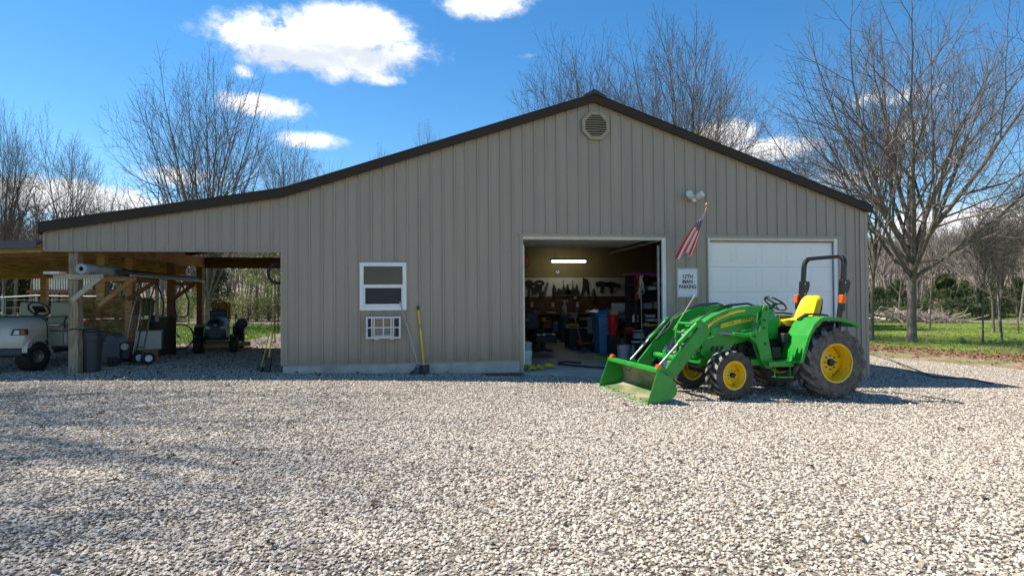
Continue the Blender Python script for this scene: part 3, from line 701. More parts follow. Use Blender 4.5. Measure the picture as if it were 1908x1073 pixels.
# bicycle, only its rear half shows past the post
p = ground_at(327, 4.9); t = thing('bicycle', 'black bicycle parked in the shade behind the third post', 'bicycle', p, .12)
def bwheel(x):
    w = MB().tube([(x+.33*math.cos(a), 0, .345+.33*math.sin(a)) for a in [2*math.pi*k/28 for k in range(28)]], .02, 6, closed=True).build('wheel', M_rub, t, smooth=60)
    for k in range(12):
        a = math.pi*k/6; MB().cyl((x, 0, .345), (x+.31*math.cos(a), 0, .345+.31*math.sin(a)), .003, n=4).build('spoke', M_steel, w)
    return w
bwheel(.1); bwheel(-.95)
MB().tube([(.1, 0, .345), (-.35, 0, .33), (-.5, 0, .85), (.1, 0, .345)], .014, 6).tube([(-.35, 0, .33), (-.85, 0, .75), (-.5, 0, .8)], .018, 6).tube([(-.95, 0, .345), (-.82, 0, .95)], .016, 6).build('frame', M_blk, t)
MB().tube([(-.82, -.26, 1.02), (-.8, -.1, .98), (-.8, .1, .98), (-.82, .26, 1.02)], .014, 6).build('handlebar', M_blk, t)
MB().box((-.5, 0, .9), (.24, .13, .05)).build('saddle', M_blk, t, bevel=.02); MB().bx(-.12, .22, -.07, .07, .73, .745).build('rack', M_blk, t)
# riding mower facing the camera
def mower():
    p = ground_at(408, 4.75); t = thing('riding_mower', 'green and yellow riding mower parked under the lean-to', 'mower', p, math.radians(-76)); t.scale = (1.06, 1.06, 1.1)
    G = mat('mower_green', (.006, .028, .010), .5, var=.1); Y = mat('mower_yellow', (.36, .21, .01), .45, var=.08)
    def sec(x, w, zt, zb, n=14):
        out = []
        for k in range(n+1):
            a = math.pi*k/n; out.append(Vector((x, w*math.cos(a)*(1 if abs(math.cos(a)) < .8 else .98), zb+(zt-zb)*(math.sin(a)**.55))))
        return out
    MB().loft([sec(.95, .14, .55, .35), sec(.93, .24, .68, .32), sec(.8, .27, .76, .3), sec(.4, .28, .83, .3), sec(.15, .26, .86, .3)]).build('hood', G, t, smooth=50)
    for s in (-1, 1):
        MB().box((.925, s*.15, .58), (.03, .1, .06), Matrix.Rotation(-.3, 3, 'Y')).build('headlight', mat('lamp_glass', (.6, .6, .6), .2), t, bevel=.01)
    MB().bx(.955, .975, -.12, .12, .36, .46).build('grille', M_blk, t)
    MB().box((.935, 0, .64), (.01, .07, .05), Matrix.Rotation(-.35, 3, 'Y')).build('badge', M_steel, t)
    MB().bx(-.75, .9, -.2, .2, .22, .34).build('frame', M_blk, t)
    MB().prism([(.1, -.52), (.55, -.5), (.62, -.2), (.62, .2), (.55, .5), (.1, .52), (-.1, .3), (-.1, -.3)], .09, .22, 'xy').build('mower_deck', Y, t, bevel=.03)
    MB().bx(.05, .4, .5, .72, .1, .2).build('discharge_chute', Y, t, bevel=.01)
    for s in (-1, 1):
        w = MB().lathe([(.07, -.09), (.16, -.09), (.19, -.06), (.19, .06), (.16, .09), (.07, .09)], (.75, s*.38, .19), 'y', 24).build('front_wheel', M_rub, t, smooth=40)
        MB().lathe([(0, -.06), (.08, -.07), (.085, 0), (.08, .07), (0, .06)], (.75, s*.38, .19), 'y', 18).build('rim', Y, w, smooth=40)
        w = MB().lathe([(.1, -.12), (.22, -.12), (.26, -.08), (.26, .08), (.22, .12), (.1, .12)], (-.45, s*.43, .26), 'y', 26).build('rear_wheel', M_rub, t, smooth=40)
        MB().lathe([(0, -.07), (.11, -.09), (.115, 0), (.11, .09), (0, .07)], (-.45, s*.43, .26), 'y', 18).build('rim', Y, w, smooth=40)
        MB().prism([(-.78, .42), (-.72, .58), (-.45, .62), (-.1, .56), (.02, .36), (-.06, .36), (-.2, .5), (-.45, .55), (-.68, .52), (-.72, .42)], s*.3, s*.56).build('fender', G, t, bevel=.015)
    MB().bx(-.2, .2, -.3, .3, .33, .37).build('footrest', M_blk, t)
    MB().bx(.02, .16, -.2, .2, .75, .95).build('dash', M_blk, t, bevel=.03)
    MB().cyl((.08, 0, .93), (-.05, 0, 1.06), .022).build('steering_column', M_blk, t)
    tilt = Matrix.Rotation(math.radians(-40), 3, 'Y'); c = Vector((-.06, 0, 1.07))
    MB().tube([c + tilt @ Vector((.17*math.cos(a), .17*math.sin(a), 0)) for a in [2*math.pi*k/24 for k in range(24)]], .015, 8, closed=True).build('steering_wheel', M_blk, t, smooth=60)
    MB().box((-.42, 0, .68), (.42, .46, .1)).build('seat', Y, t, bevel=.04)
    MB().box((-.66, 0, .92), (.1, .46, .44), Matrix.Rotation(math.radians(-12), 3, 'Y')).build('seat_back', Y, t, bevel=.045)
    MB().tube([(.0, .36, .36), (.02, .38, .72), (.0, .38, .78)], .012, 6).build('lever', M_blk, t); MB().cyl((.0, .38, .78), (.0, .38, .83), .03).build('lever_knob', M_blk, t)
    MB().lathe([(.0, 0), (.13, .0), (.14, .08), (.13, .16), (0, .18)], (-.1, .52, .62), 'x', 16).build('bag_blower', M_blk, t, smooth=40)
mower()
# things hung on the barn corner inside the lean-to
hx = -.12
o = MB().tube([(hx+.17*math.cos(a), .2, 1.93+.19*math.sin(a)) for a in [2*math.pi*k/26 for k in range(26)]], .028, 8, closed=True).build('rubber_belt', M_rub, smooth=60); tag(o, 'black rubber ring hung at the barn corner under the lean-to', 'ring')
for k, (x, z0, z1) in enumerate(((-.16, .55, 1.78), (-.10, .75, 1.74))):
    mb = MB(); n = int((z1-z0)/.05)
    for i in range(n):
        z = z1-i*.05; o2 = (1, 0) if i % 2 else (0, 1)
        mb.tube([(x+.016*math.cos(a)*o2[0], .16+.016*math.cos(a)*o2[1], z+.03*math.sin(a)) for a in [math.pi*j/4 for j in range(8)]], .006, 5, closed=True)
    o = mb.build('tow_chain', mat('chain', (.1, .07, .04), .5, .5)); tag(o, ('longer' if k == 0 else 'shorter')+' rusty chain hanging below the rubber ring at the barn corner', 'chain')
t = thing('push_broom', 'dark broom with yellow handle leaning at the barn corner', 'broom', (-.28, .2, gz(-.2)+.02))
MB().cyl((.0, 0, .28), (.12, .08, 1.2), .012).build('handle', mat('yellow_handle', (.6, .45, .03), .5), t); MB().box((-.01, 0, .14), (.1, .07, .28), Matrix.Rotation(.12, 3, 'Y')).build('bristles', M_blk, t, bevel=.01)
t = thing('weed_trimmer', 'slim black trimmer with yellow shaft leaning at the barn corner', 'trimmer', (-.42, .3, gz(-.2)+.02))
MB().cyl((-.03, 0, .05), (.22, .1, 1.3), .01).build('shaft', mat('yellow_shaft', (.5, .42, .05), .5), t); MB().lathe([(.0, 0), (.07, 0), (.06, .07), (.0, .09)], (-.04, 0, .0), 'z', 16).build('head', M_blk, t, smooth=40)
# ------------------------------------------------------------------ golf cart
def cart():
    M_body = mat('cart_cream', (.58, .54, .44), .35, var=.06, vscale=3, coat=.3); M_seat = mat('cart_vinyl', (.42, .39, .28), .5, var=.1, vscale=3)
    c = at_y(8, 690, .75)
    t = thing('golf_cart', 'cream golf cart with knobby tyres under the carport', 'golf cart', (c.x, .95, gz(c.x)+.025), math.radians(-90)+.02)
    # local: x forward (towards the camera), y left (to the right in the picture)
    def sec(x, w, zt, zb, e=.34, n=20):
        return [Vector((x, w*math.copysign(abs(math.cos(a))**e, math.cos(a)), zb+(zt-zb)*max(0, math.sin(a))**e)) for a in [math.pi*k/n for k in range(n+1)]]
    cw = MB().loft([sec(.58, .50, .62, .46), sec(.56, .545, .76, .44), sec(.45, .57, .87, .44), sec(.2, .585, .985, .5), sec(-.02, .59, 1.01, .56), sec(-.12, .575, 1.0, .6)]).build('front_cowl', M_body, t, smooth=60)
    MB().tube([v + Vector((-.005, 0, .004)) for v in sec(-.02, .592, 1.015, .45)], .014, 6).build('edge_trim', M_blk, cw)
    MB().bx(.50, .60, -.52, .52, .30, .45).build('bumper', M_grp, t, bevel=.03)
    MB().lathe([(0, .0), (.045, .0), (.05, -.006), (.05, -.012)], (.60, 0, .70), 'x', 20).build('badge', mat('badge_blue', (.05, .06, .09), .3), t)
    for s in (-1, 1):
        hl = MB().prism([(s*.31, .68), (s*.58, .69), (s*.575, .80), (s*.36, .80)], .50, .572, 'yz').build('headlight_pod', M_blk, t, bevel=.008)
        MB().prism([(s*.37, .70), (s*.47, .70), (s*.47, .775), (s*.395, .775)], .57, .578, 'yz').build('lens', mat('clear_lens', (.6, .62, .62), .15, var=.2, vscale=30), hl)
        MB().prism([(s*.49, .70), (s*.555, .705), (s*.555, .78), (s*.49, .78)], .57, .577, 'yz').build('turn_signal', mat('red_lens', (.45, .04, .02), .2), hl)
        # fender arch over the front wheel
        arch = [(.22+.36*math.cos(a), .40+.27*math.sin(a)) for a in [math.pi*k/10 for k in range(11)]]
        MB().prism(arch + [(x*1.0, z-.035) for x, z in reversed(arch)], s*.42, s*.60).build('fender', M_body, t)
        for wx, nm in ((.24, 'front_wheel'), (-1.42, 'rear_wheel')):
            R0 = .27; mb = MB().lathe([(.12, -.11), (.21, -.125), (.25, -.11), (R0-.015, -.08), (R0-.01, 0), (R0-.015, .08), (.25, .11), (.21, .125), (.12, .11)], (0, 0, 0), 'y', 32)
            for k in range(22):
                for i, yy in enumerate((-.085, -.03, .03, .085)):
                    a = 2*math.pi*(k+.5*(i % 2))/22; rr = Matrix.Rotation(a, 3, 'Y')
                    mb.box(rr @ Vector((0, yy, R0-.008)), (.045, .042, .028), rr)
            w = mb.build(nm, M_rub, t, loc=(wx, s*.50, .27)); w.rotation_euler.z = (-.22 if nm[0] == 'f' else 0)
            MB().lathe([(0, s*.07), (.05, s*.075), (.055, s*.05), (.11, s*.04), (.125, s*.11)], (0, 0, 0), 'y', 22).build('rim', M_steel, w, smooth=40)
        MB().bx(-1.15, -.62, s*.53, s*.60, .40, .68).build('seat_base_panel', M_body, t, bevel=.03)
        MB().tube([(-1.05, s*.56, .72), (-1.0, s*.57, .95), (-.92, s*.57, 1.0), (-.7, s*.57, .98), (-.62, s*.57, .9), (-.62, s*.57, .75)], .016, 8).build('arm_rail', M_blk, t, smooth=60)
        MB().tube([(-1.2, s*.56, .7), (-1.22, s*.58, 1.1), (-1.28, s*.55, 1.18), (-1.3, s*.4, 1.2)], .018, 8).build('back_rail', M_blk, t, smooth=60)
        MB().box((-1.14, s*.29, 1.13), (.11, .52, .32), Matrix.Rotation(math.radians(-10), 3, 'Y')).build('seat_back', M_seat, t, bevel=.045)
        MB().beam((.1, s*.575, .52), (-.2, s*.58, .30), .03, .07).build('sill', M_body, t)
    MB().bx(-1.15, -.55, -.57, .57, .69, .80).build('seat_cushion', M_seat, t, bevel=.045)
    MB().bx(-1.2, -.6, -.53, .53, .40, .685).build('seat_base', M_body, t, bevel=.01)
    MB().bx(-1.22, -1.02, -.56, .56, .81, .97).build('lower_back', M_seat, t, bevel=.04)
    MB().bx(-1.9, .5, -.5, .5, .27, .33).build('floor_pan', M_blk, t); MB().bx(-.6, -.05, -.55, .55, .335, .345).build('floor_mat', M_blk, t)
    MB().prism([(-.05, .34), (-.02, .34), (-.1, .98), (-.13, .98)], -.55, .55).build('dash_panel', M_blk, t)
    MB().bx(-1.95, -1.22, -.52, .52, .5, .76).build('rear_body', M_body, t, bevel=.05)
    MB().beam((-.08, .26, .9), (-.34, .26, 1.13), .035, .035).build('steering_column', M_blk, t)
    tilt = Matrix.Rotation(math.radians(-48), 3, 'Y'); c0 = Vector((-.35, .26, 1.15))
    sw = MB().tube([c0 + tilt @ Vector((.18*math.cos(a), .18*math.sin(a), 0)) for a in [2*math.pi*k/26 for k in range(26)]], .016, 8, closed=True).build('steering_wheel', M_blk, t, smooth=60)
    MB().box(c0, (.16, .2, .04), tilt).build('wheel_hub', M_blk, sw, bevel=.015)
    for y in (-.25, .05): MB().box((-.02, y, 1.015), (.05, .05, .012)).build('cowl_clip', M_blk, t)
    MB().bx(-1.08, -.98, .601, .606, .6, .63).bx(-.93, -.85, .601, .606, .6, .63).build('key_plate', M_blk, t)
cart()
# ------------------------------------------------------------------ workshop inside the barn
IY = BD-.11                                # face of the back wall
M_peg = mat('white_pegboard', (.62, .61, .56), .7, var=.06); M_brown = mat('brown_board', (.10, .045, .022), .7, var=.2, vscale=3)
M_red = mat('red_paint', (.62, .02, .025), .45, var=.1); M_blue = mat('blue_bin', (.11, .27, .48), .45, var=.1); M_tool = mat('dark_tool', (.03, .03, .032), .5, var=.2)
M_tubew = mat('bucket_white', (.68, .69, .70), .5, var=.06); M_pail = mat('grey_pail', (.33, .35, .38), .5, var=.1)
def on_wall(x, y, Y=IY): p = at_y(x, y, Y); return p.x, p.z
xa, za = on_wall(965, 553); xb, zb = on_wall(1240, 517)
tag(MB().bx(xa-.5, xb+.2, IY-.02, IY, za, zb).build('pegboard', M_peg), 'long white pegboard on the back wall of the workshop', 'pegboard')
x0, z0 = on_wall(965, 586); o = MB().bx(xa-.5, xb+.2, IY-.022, IY, z0-.1, za-.005).build('splash_board', M_brown); tag(o, 'brown board below the white pegboard', 'board')
# lit tube lamp
lx0, lz = on_wall(1028, 487, 8.0); lx1, _ = on_wall(1091, 487, 8.0)
t = thing('tube_lamp', 'lit white tube lamp hanging in front of the back wall', 'lamp', ((lx0+lx1)/2, 8.0, lz)); hw = (lx1-lx0)/2
MB().bx(-hw-.05, hw+.05, -.05, .05, .03, .09).build('housing', M_tool, t); MB().cyl((-hw, 0, 0), (hw, 0, 0), .028).build('tube', emit('lamp_tube', (1, .95, .8), 11.0), t)
for s in (-1, 1): MB().cyl((s*hw*.8, 0, .09), (s*hw*.8, 0, 3.26-lz), .006, n=5).build('hanger', M_tool, t)
for k, (px, py, w) in enumerate(((1020, 448, 1.1), (1148, 449, .9), (1212, 450, 1.1))):
    Yk = 7.3-k*.45; p = at_y(px, py, Yk); o = MB().bx(-w/2, w/2, -.06, .06, -.03, .03).build('unlit_lamp', M_peg, loc=(p.x, Yk, 3.225)); tag(o, ['unlit ceiling tube fixture left, above the doorway', 'unlit ceiling tube fixture in the middle', 'unlit ceiling tube fixture at the right'][k], 'lamp')
# round orange sign and a clock
cx, cz = on_wall(971, 486); t = thing('round_sign', 'round orange sign on the back wall at the left of the doorway', 'sign', (cx-.05, IY-.015, cz))
MB().lathe([(0, 0), (.34, 0), (.34, -.02), (.0, -.02)], (0, 0, 0), 'y', 36).build('disc', mat('orange_sign', (.48, .12, .02), .5, var=.1), t); MB().lathe([(.33, -.022), (.35, -.022), (.35, .0)], (0, 0, 0), 'y', 36).build('rim', M_tool, t)
cx, cz = on_wall(1038.5, 507); t = thing('wall_clock', 'small round clock under the tube lamp', 'clock', (cx, IY-.01, cz))
MB().lathe([(0, -.02), (.075, -.02), (.085, 0)], (0, 0, 0), 'y', 24).build('face', M_tubew, t); MB().tube([(.085*math.cos(a), -.02, .085*math.sin(a)) for a in [6.283*k/24 for k in range(24)]], .012, 6, closed=True).build('bezel', M_tool, t); MB().box((0, -.026, .02), (.012, .004, .06)).box((.02, -.026, 0), (.05, .004, .012)).build('hands', M_tool, t)
# tools hung on the pegboard, one after the other, with different outlines
def tool(kind, px, py, label):
    x, z = on_wall(px, py, IY-.05); t = thing('hand_tool', label, 'tool', (x, IY-.05, z), 0, 'tools on the pegboard')
    if kind == 'paddle': MB().lathe([(0, -.01), (.14, -.01), (.14, .02), (0, .02)], (0, 0, .12), 'y', 20).build('disc', M_tool, t); MB().bx(-.025, .025, -.01, .02, -.5, .0).build('shank', M_tool, t)
    elif kind == 'coil':
        for r in (.16, .12): MB().tube([(r*math.cos(a), .0, r*.6*math.sin(a)) for a in [6.283*k/20 for k in range(20)]], .025, 6, closed=True).build('loop', M_tool, t)
        MB().prism([(-.12, -.05), (.12, -.02), (.08, -.3), (-.06, -.3)], -.03, .02).build('body', M_tool, t)
    elif kind == 'saw': MB().prism([(.10, .25), (.17, .2), (.06, -.22), (-.12, -.25), (-.14, -.15), (-.02, -.05)], -.01, .01).build('blade', mat('saw_steel', (.16, .16, .16), .4, .6), t); MB().prism([(-.16, -.12), (-.02, -.1), (-.03, -.3), (-.17, -.3)], -.03, .02).build('grip', M_tool, t)
    elif kind == 'jug': MB().lathe([(0, -.25), (.07, -.25), (.075, .05), (.04, .12), (.03, .2), (0, .2)], (0, 0, 0), 'z', 16).build('bottle', M_tool, t, smooth=40); MB().cyl((0, 0, .2), (0, 0, .25), .025).build('cap', M_tubew, t)
    elif kind == 'vise': MB().prism([(-.28, -.1), (-.2, .05), (-.05, .0), (0, .18), (.05, .0), (.15, .22), (.2, .0), (.28, -.1), (.2, -.16), (-.2, -.16)], -.08, .04).build('body', M_tool, t); MB().cyl((0, 0, .1), (0, 0, .35), .012).build('rod', M_tool, t)
    elif kind == 'boot': MB().prism([(-.06, .3), (.12, .24), (.15, -.05), (.19, -.32), (.1, -.33), (.04, -.05), (-.06, -.33), (-.14, -.33), (-.06, 0)], -.05, .02).build('body', M_tool, t)
    elif kind == 'gun': MB().prism([(-.26, .16), (-.05, .2), (.3, .1), (.3, 0), (.05, -.02), (.0, -.22), (-.1, -.22), (-.08, .0), (-.26, .02)], -.04, .02).build('body', M_tool, t); MB().box((.1, -.05, -.04), (.07, .01, .05), Matrix.Rotation(.6, 3, 'Y')).build('label_plate', M_tubew, t)
    elif kind == 'jar': MB().lathe([(0, -.12), (.06, -.12), (.06, .03), (.045, .06), (.045, .1), (0, .1)], (0, 0, 0), 'z', 16).build('jar', M_tubew, t, smooth=40); MB().bx(-.03, .03, -.07, -.062, -.06, .0).build('sticker', M_tool, t)
for k in (('paddle', 986, 535, 'round black paddle-shaped tool at the left of the pegboard'), ('coil', 996, 533, 'small coiled black tool right of the paddle'), ('coil', 1005, 528, 'larger coiled black tool hung near the left end of the pegboard'), ('saw', 1014, 538, 'hand saw hung slanting on the pegboard'),
          ('jug', 1033, 541, 'dark bottle standing at the foot of the pegboard'), ('vise', 1050, 540, 'spiky dark tool cluster in the middle of the pegboard'), ('vise', 1067, 541, 'second dark tool cluster, right of the spiky one'), ('jar', 1072, 550, 'white jar on the ledge below the tool clusters'),
          ('boot', 1089, 533, 'tall boot-shaped black tool right of the white jar'), ('jug', 1106, 548, 'small pale bottle on the ledge right of the boot-shaped tool'), ('gun', 1123, 534, 'dark drill-shaped tool toward the right of the pegboard'), ('gun', 1141, 535, 'second drill-shaped tool beside the shelf')): tool(*k)
# workbench with clutter
bx0, bz = on_wall(960, 583, 8.5); bx1, _ = on_wall(1165, 583, 8.5)
t = thing('workbench', 'long dark workbench along the back wall', 'workbench', (0, 0, 0))
MB().bx(bx0-.5, bx1, 8.15, IY-.03, bz-.09, bz-.03).build('top', M_brown, t, bevel=.006); MB().bx(bx0-.5, bx1, 8.3, IY-.03, .3, .34).build('lower_shelf', M_brown, t)
for k in range(6): x = bx0-.4+k*(bx1-bx0+.3)/5; MB().bx(x-.04, x+.04, 8.2, 8.28, SLAB, bz-.09).build('leg', M_brown, t)
R = random.Random(12)
def clutter(px, py, Y, w, h, col, label, shape='box'):
    p = at_y(px, py, Y); m = mat('clutter_%d' % (hash(col) % 9999), col, .5, var=.1)
    mb = MB()
    if shape == 'box': mb.bx(-w/2, w/2, -.1, .1, 0, h*.8).bx(-w/2-.01, w/2+.01, -.11, .11, h*.8, h)
    elif shape == 'can': mb.lathe([(0, 0), (w/2, 0), (w/2, h*.8), (w*.3, h*.9), (w*.3, h), (0, h)], n=16)
    else: mb.lathe([(0, 0), (w*.5, 0), (w*.5, h*.55), (w*.2, h*.75), (w*.18, h), (0, h)], n=16).box((w*.1, 0, h*1.02), (w*1.3, .04, h*.12))
    o = mb.build('bench_item', m, loc=(p.x, Y, p.z), bevel=.006); tag(o, label, 'item')
bz_ = 584
clutter(1000, bz_, 8.4, .25, .09, (.3, .28, .25), 'pale rag pile on the left end of the workbench'); clutter(1026, bz_, 8.4, .3, .06, (.55, .52, .42), 'flat cream tray on the workbench')
clutter(1052, bz_, 8.35, .17, .42, (.25, .36, .36), 'teal spray bottle standing on the workbench', 'spray'); clutter(1075, bz_+1, 8.4, .16, .2, (.12, .12, .14), 'dark can on the workbench', 'can')
clutter(1096, bz_, 8.3, .18, .12, (.5, .5, .46), 'white cup near the right of the workbench', 'can'); clutter(1088, 596, 7.9, .3, .06, (.45, .47, .5), 'pale tool lying in front of the workbench')
_cl = [(985, 600, 7.2, .22, .3, (.10, .16, .30), 'box', 'navy box under the left end of the workbench'), (1018, 612, 7.4, .3, .25, (.30, .06, .05), 'box', 'dull red box under the workbench, left'), (1035, 618, 7.0, .2, .34, (.10, .22, .30), 'can', 'teal jug under the workbench'),
       (1068, 592, 7.6, .25, .16, (.45, .40, .30), 'box', 'tan carton in front of the workbench'), (1110, 590, 7.6, .2, .3, (.15, .18, .45), 'can', 'blue can at the right end of the workbench'), (1118, 600, 6.8, .26, .2, (.12, .28, .22), 'box', 'green case behind the blue bin'),
       (1140, 585, 7.8, .3, .2, (.4, .1, .1), 'box', 'red toolbox on the bench behind the blue bin'), (1160, 600, 6.5, .3, .3, (.35, .37, .4), 'box', 'grey cabinet behind the white sheet'), (1170, 575, 6.0, .14, .3, (.55, .5, .2), 'can', 'yellowish bottle left of the rack'),
       (1205, 575, 2.5, .2, .14, (.3, .33, .38), 'box', 'grey carton on the middle shelf of the rack'), (1222, 575, 2.5, .16, .18, (.42, .3, .2), 'box', 'tan carton on the middle shelf of the rack'), (1226, 600, 2.4, .16, .12, (.5, .52, .55), 'box', 'pale carton low on the rack'), (1003, 640, 5.6, .35, .2, (.25, .05, .09), 'box', 'maroon box beside the rolling stool')]
_cl += [(1184, 600, 2.35, .16, .2, (.75, .75, .72), 'can', 'white jug on the low table, left of the pole'), (1211, 598, 2.4, .2, .16, (.70, .72, .74), 'box', 'white carton on the lower rack shelf'), (1172, 622, 2.6, .18, .16, (.65, .06, .05), 'box', 'bright red box beside the pedestal'), (1213, 622, 2.2, .16, .18, (.08, .22, .55), 'can', 'blue can at the right of the low table')]
for px, py, Y, w, h, c, shp, lab in _cl: clutter(px, py, Y, w, h, c, lab, shp)
for k, px in enumerate((991, 1030, 1076)):
    x, z = on_wall(px, 568, IY-.03); o = MB().bx(-.05, .05, 0, .02, -.09, .09).bx(-.03, .03, -.012, 0, .02, .06).bx(-.03, .03, -.012, 0, -.06, -.02).build('wall_outlet', mat('pink_white', (.55, .42, .40), .5), loc=(x, IY-.045, z)); tag(o, ['electric outlet at the left on the brown board', 'electric outlet in the middle of the brown board', 'electric outlet at the right on the brown board'][k], 'outlet')
# floor things: helper puts the base on the slab at picture column px
def fl(px, Y): p = at_y(px, 650, Y); return (p.x, Y, SLAB)
t = thing('shop_stool', 'dark rolling stool with yellow armrests at the left of the doorway', 'stool', fl(1000, 5.2), .4)
MB().lathe([(0, .42), (.22, .42), (.24, .47), (.2, .52), (0, .52)], n=20).build('seat', M_tool, t, smooth=40); MB().cyl((0, 0, .1), (0, 0, .42), .035).build('post', M_tool, t)
for k in range(5): a = k*1.257; MB().beam((0, 0, .1), (.3*math.cos(a), .3*math.sin(a), .07), .04, .04).build('foot', M_tool, t); 
MB().bx(-.2, .2, .18, .25, .55, 1.02).build('backrest', mat('grey_fabric', (.12, .12, .14), .8), t, bevel=.03)
for s in (-1, 1): MB().box((s*.30, .08, .82), (.12, .16, .10)).build('armrest', mat('amber_pad', (.65, .30, .02), .5), t, bevel=.03); MB().cyl((s*.27, .1, .5), (s*.3, .1, .8), .02).build('arm_post', M_tool, t)
t = thing('tool_cart', 'low black creeper with small wheels at the left of the doorway', 'creeper', fl(1012, 3.6), .2)
MB().bx(-.3, .3, -.25, .25, .30, .48).build('tray', M_tool, t, bevel=.02); MB().bx(-.05, .05, -.05, .05, .1, .3).build('column', M_tool, t)
for k in range(4): a = k*1.57+.5; MB().beam((0, 0, .1), (.34*math.cos(a), .34*math.sin(a), .07), .05, .04).build('foot', M_tool, t)
for k, (x, c) in enumerate(((-.2, (.5, .5, .5)), (-.05, (.7, .7, .7)), (.1, (.4, .05, .1)), (.22, (.5, .5, .52)))): MB().bx(x-.05, x+.05, -.2, -.05, .481, .53).build('socket_tray', mat('tray_%d' % k, c, .4), t, bevel=.01)
def bucket(name, label, px, Y, r, h, m, z=0, lid=None):
    x, y, zz = fl(px, Y); t = thing(name, label, 'bucket', (x, y, zz+z))
    MB().lathe([(0, 0), (r*.86, 0), (r*.98, h*.8), (r*1.05, h*.8), (r*1.05, h*.84), (r, h*.85), (r*1.02, h), (r*.96, h), (r*.92, h*.1), (0, h*.08)], n=28).build('pail', m, t, smooth=35)
    MB().tube([(-r*1.05, 0, h*.82), (-r*.8, -r*.8, h*.55), (0, -r*1.12, h*.45), (r*.8, -r*.8, h*.55), (r*1.05, 0, h*.82)], .005, 6).build('handle', M_steel, t)
    if lid: MB().lathe([(0, h*1.02), (r*1.03, h*1.02), (r*1.05, h*.97)], n=28).build('lid', lid, t)
bucket('paint_bucket', 'white bucket on the floor just inside the left jamb', 978, .62, .15, .37, M_tubew); bucket('paint_bucket', 'grey-blue bucket nested on top of the white one', 978, .62, .148, .25, mat('blue_grey_pail', (.28, .38, .42), .5), .30)
bucket('paint_bucket', 'grey bucket on the floor below the workbench shelf unit', 1163, 1.3, .16, .38, M_pail)
# blue wheeled bin
t = thing('recycling_bin', 'blue wheeled bin with bright blue lid inside the workshop', 'bin', fl(1127, 3.4), .05)
MB().loft([[Vector((x*w, y*d, z)) for x, y in ((-1, -1), (1, -1), (1, 1), (-1, 1))] for z, w, d in ((0, .2, .22), (.12, .21, .23), (.95, .27, .32), (.98, .3, .35), (1.03, .3, .35))]).build('body', M_blue, t, bevel=.025)
MB().loft([[Vector((x*w, y*d, z)) for x, y in ((-1, -1), (1, -1), (1, 1), (-1, 1))] for z, w, d in ((1.032, .34, .38), (1.07, .33, .37), (1.13, .25, .3))]).build('lid', mat('bright_blue', (.03, .20, .60), .35), t, bevel=.02)
MB().bx(-.16, .16, -.33, -.3, .72, .9).build('front_panel', M_blue, t, bevel=.01)
for s in (-1, 1): MB().cyl((s*.2, .3, .1), (s*.26, .3, .1), .1).build('wheel', M_rub, t)
# stand with a red pot, box and white board
t = thing('shop_pedestal', 'black pedestal grinder stand right of the blue bin', 'stand', fl(1152, 3.2))
MB().lathe([(.2, 0), (.2, .03), (.06, .08), (.055, .85), (.12, .9), (.12, .93), (0, .93)], n=20).build('column', M_tool, t, smooth=35); MB().bx(-.2, .25, -.12, .12, .932, .98).build('top_plate', M_steel, t)
o = MB().lathe([(0, .0), (.10, 0), (.13, .1), (.13, .42), (.15, .5), (.14, .52), (0, .52)], n=20).bx(-.06, .06, -.14, -.12, .1, .3).build('gas_can', M_red, loc=(fl(1143, 2.9)[0], 2.9, .45), smooth=40); tag(o, 'red can standing in front of the blue bin', 'can')
o = MB().bx(-.14, .14, -.12, .12, -.5, 0).build('black_crate', M_tool, loc=(fl(1143, 2.9)[0], 2.9, .45), bevel=.01); tag(o, 'black crate under the red can', 'crate')
o = MB().bx(-.1, .1, -.1, .1, 0, .13).build('wood_block', mat('pine_block', (.5, .33, .17), .7), loc=(fl(1143, 2.9)[0], 2.9, .975), bevel=.005); tag(o, 'small pine box on top of the red can', 'box')
o = MB().box((0, 0, .12), (.42, .03, .24), Matrix.Rotation(.25, 3, 'X')).build('dry_erase_sheet', M_tubew, loc=(fl(1154, 3.6)[0], 3.6, 1.02)); tag(o, 'white panel leaning above the blue bin', 'panel')
# shelving rack at the right with pink top
t = thing('storage_rack', 'black storage rack with a magenta top tray on the right', 'rack', fl(1206, 2.6))
for x in (-.42, .42):
    for y in (-.35, .35): MB().bx(x-.025, x+.025, y-.025, y+.025, 0, 2.0).build('upright', M_tool, t)
for z in (.5, .95, 1.4, 1.75): MB().bx(-.44, .44, -.37, .37, z-.015, z+.015).build('shelf', M_tool, t)
MB().bx(-.5, .46, -.4, .4, 2.0, 2.06).build('top_tray', mat('magenta_tray', (.42, .02, .28), .5), t, bevel=.01)
MB().bx(-.44, .44, .36, .38, .0, 2.0).build('back_panel', M_tool, t)
def ritem(px, py, Y, w, h, col, label, shape='box'): clutter(px, py, Y, w, h, col, label, shape)
ritem(1213, 540, 2.5, .2, .12, (.75, .78, .8), 'pale box on the rack, upper shelf'); ritem(1224, 537, 2.5, .16, .14, (.35, .35, .38), 'grey box on the rack, upper shelf right'); ritem(1190, 638, 2.2, .3, .04, (.75, .78, .8), 'white tray on the low table')
ritem(1190, 630, 2.3, .24, .2, (.5, .62, .66), 'grey-teal machine on the low table'); ritem(1204, 612, 2.2, .1, .13, (.8, .8, .8), 'white plastic bottle on the low table', 'spray'); ritem(1216, 515, 2.5, .2, .08, (.35, .38, .42), 'grey folded item under the magenta tray')
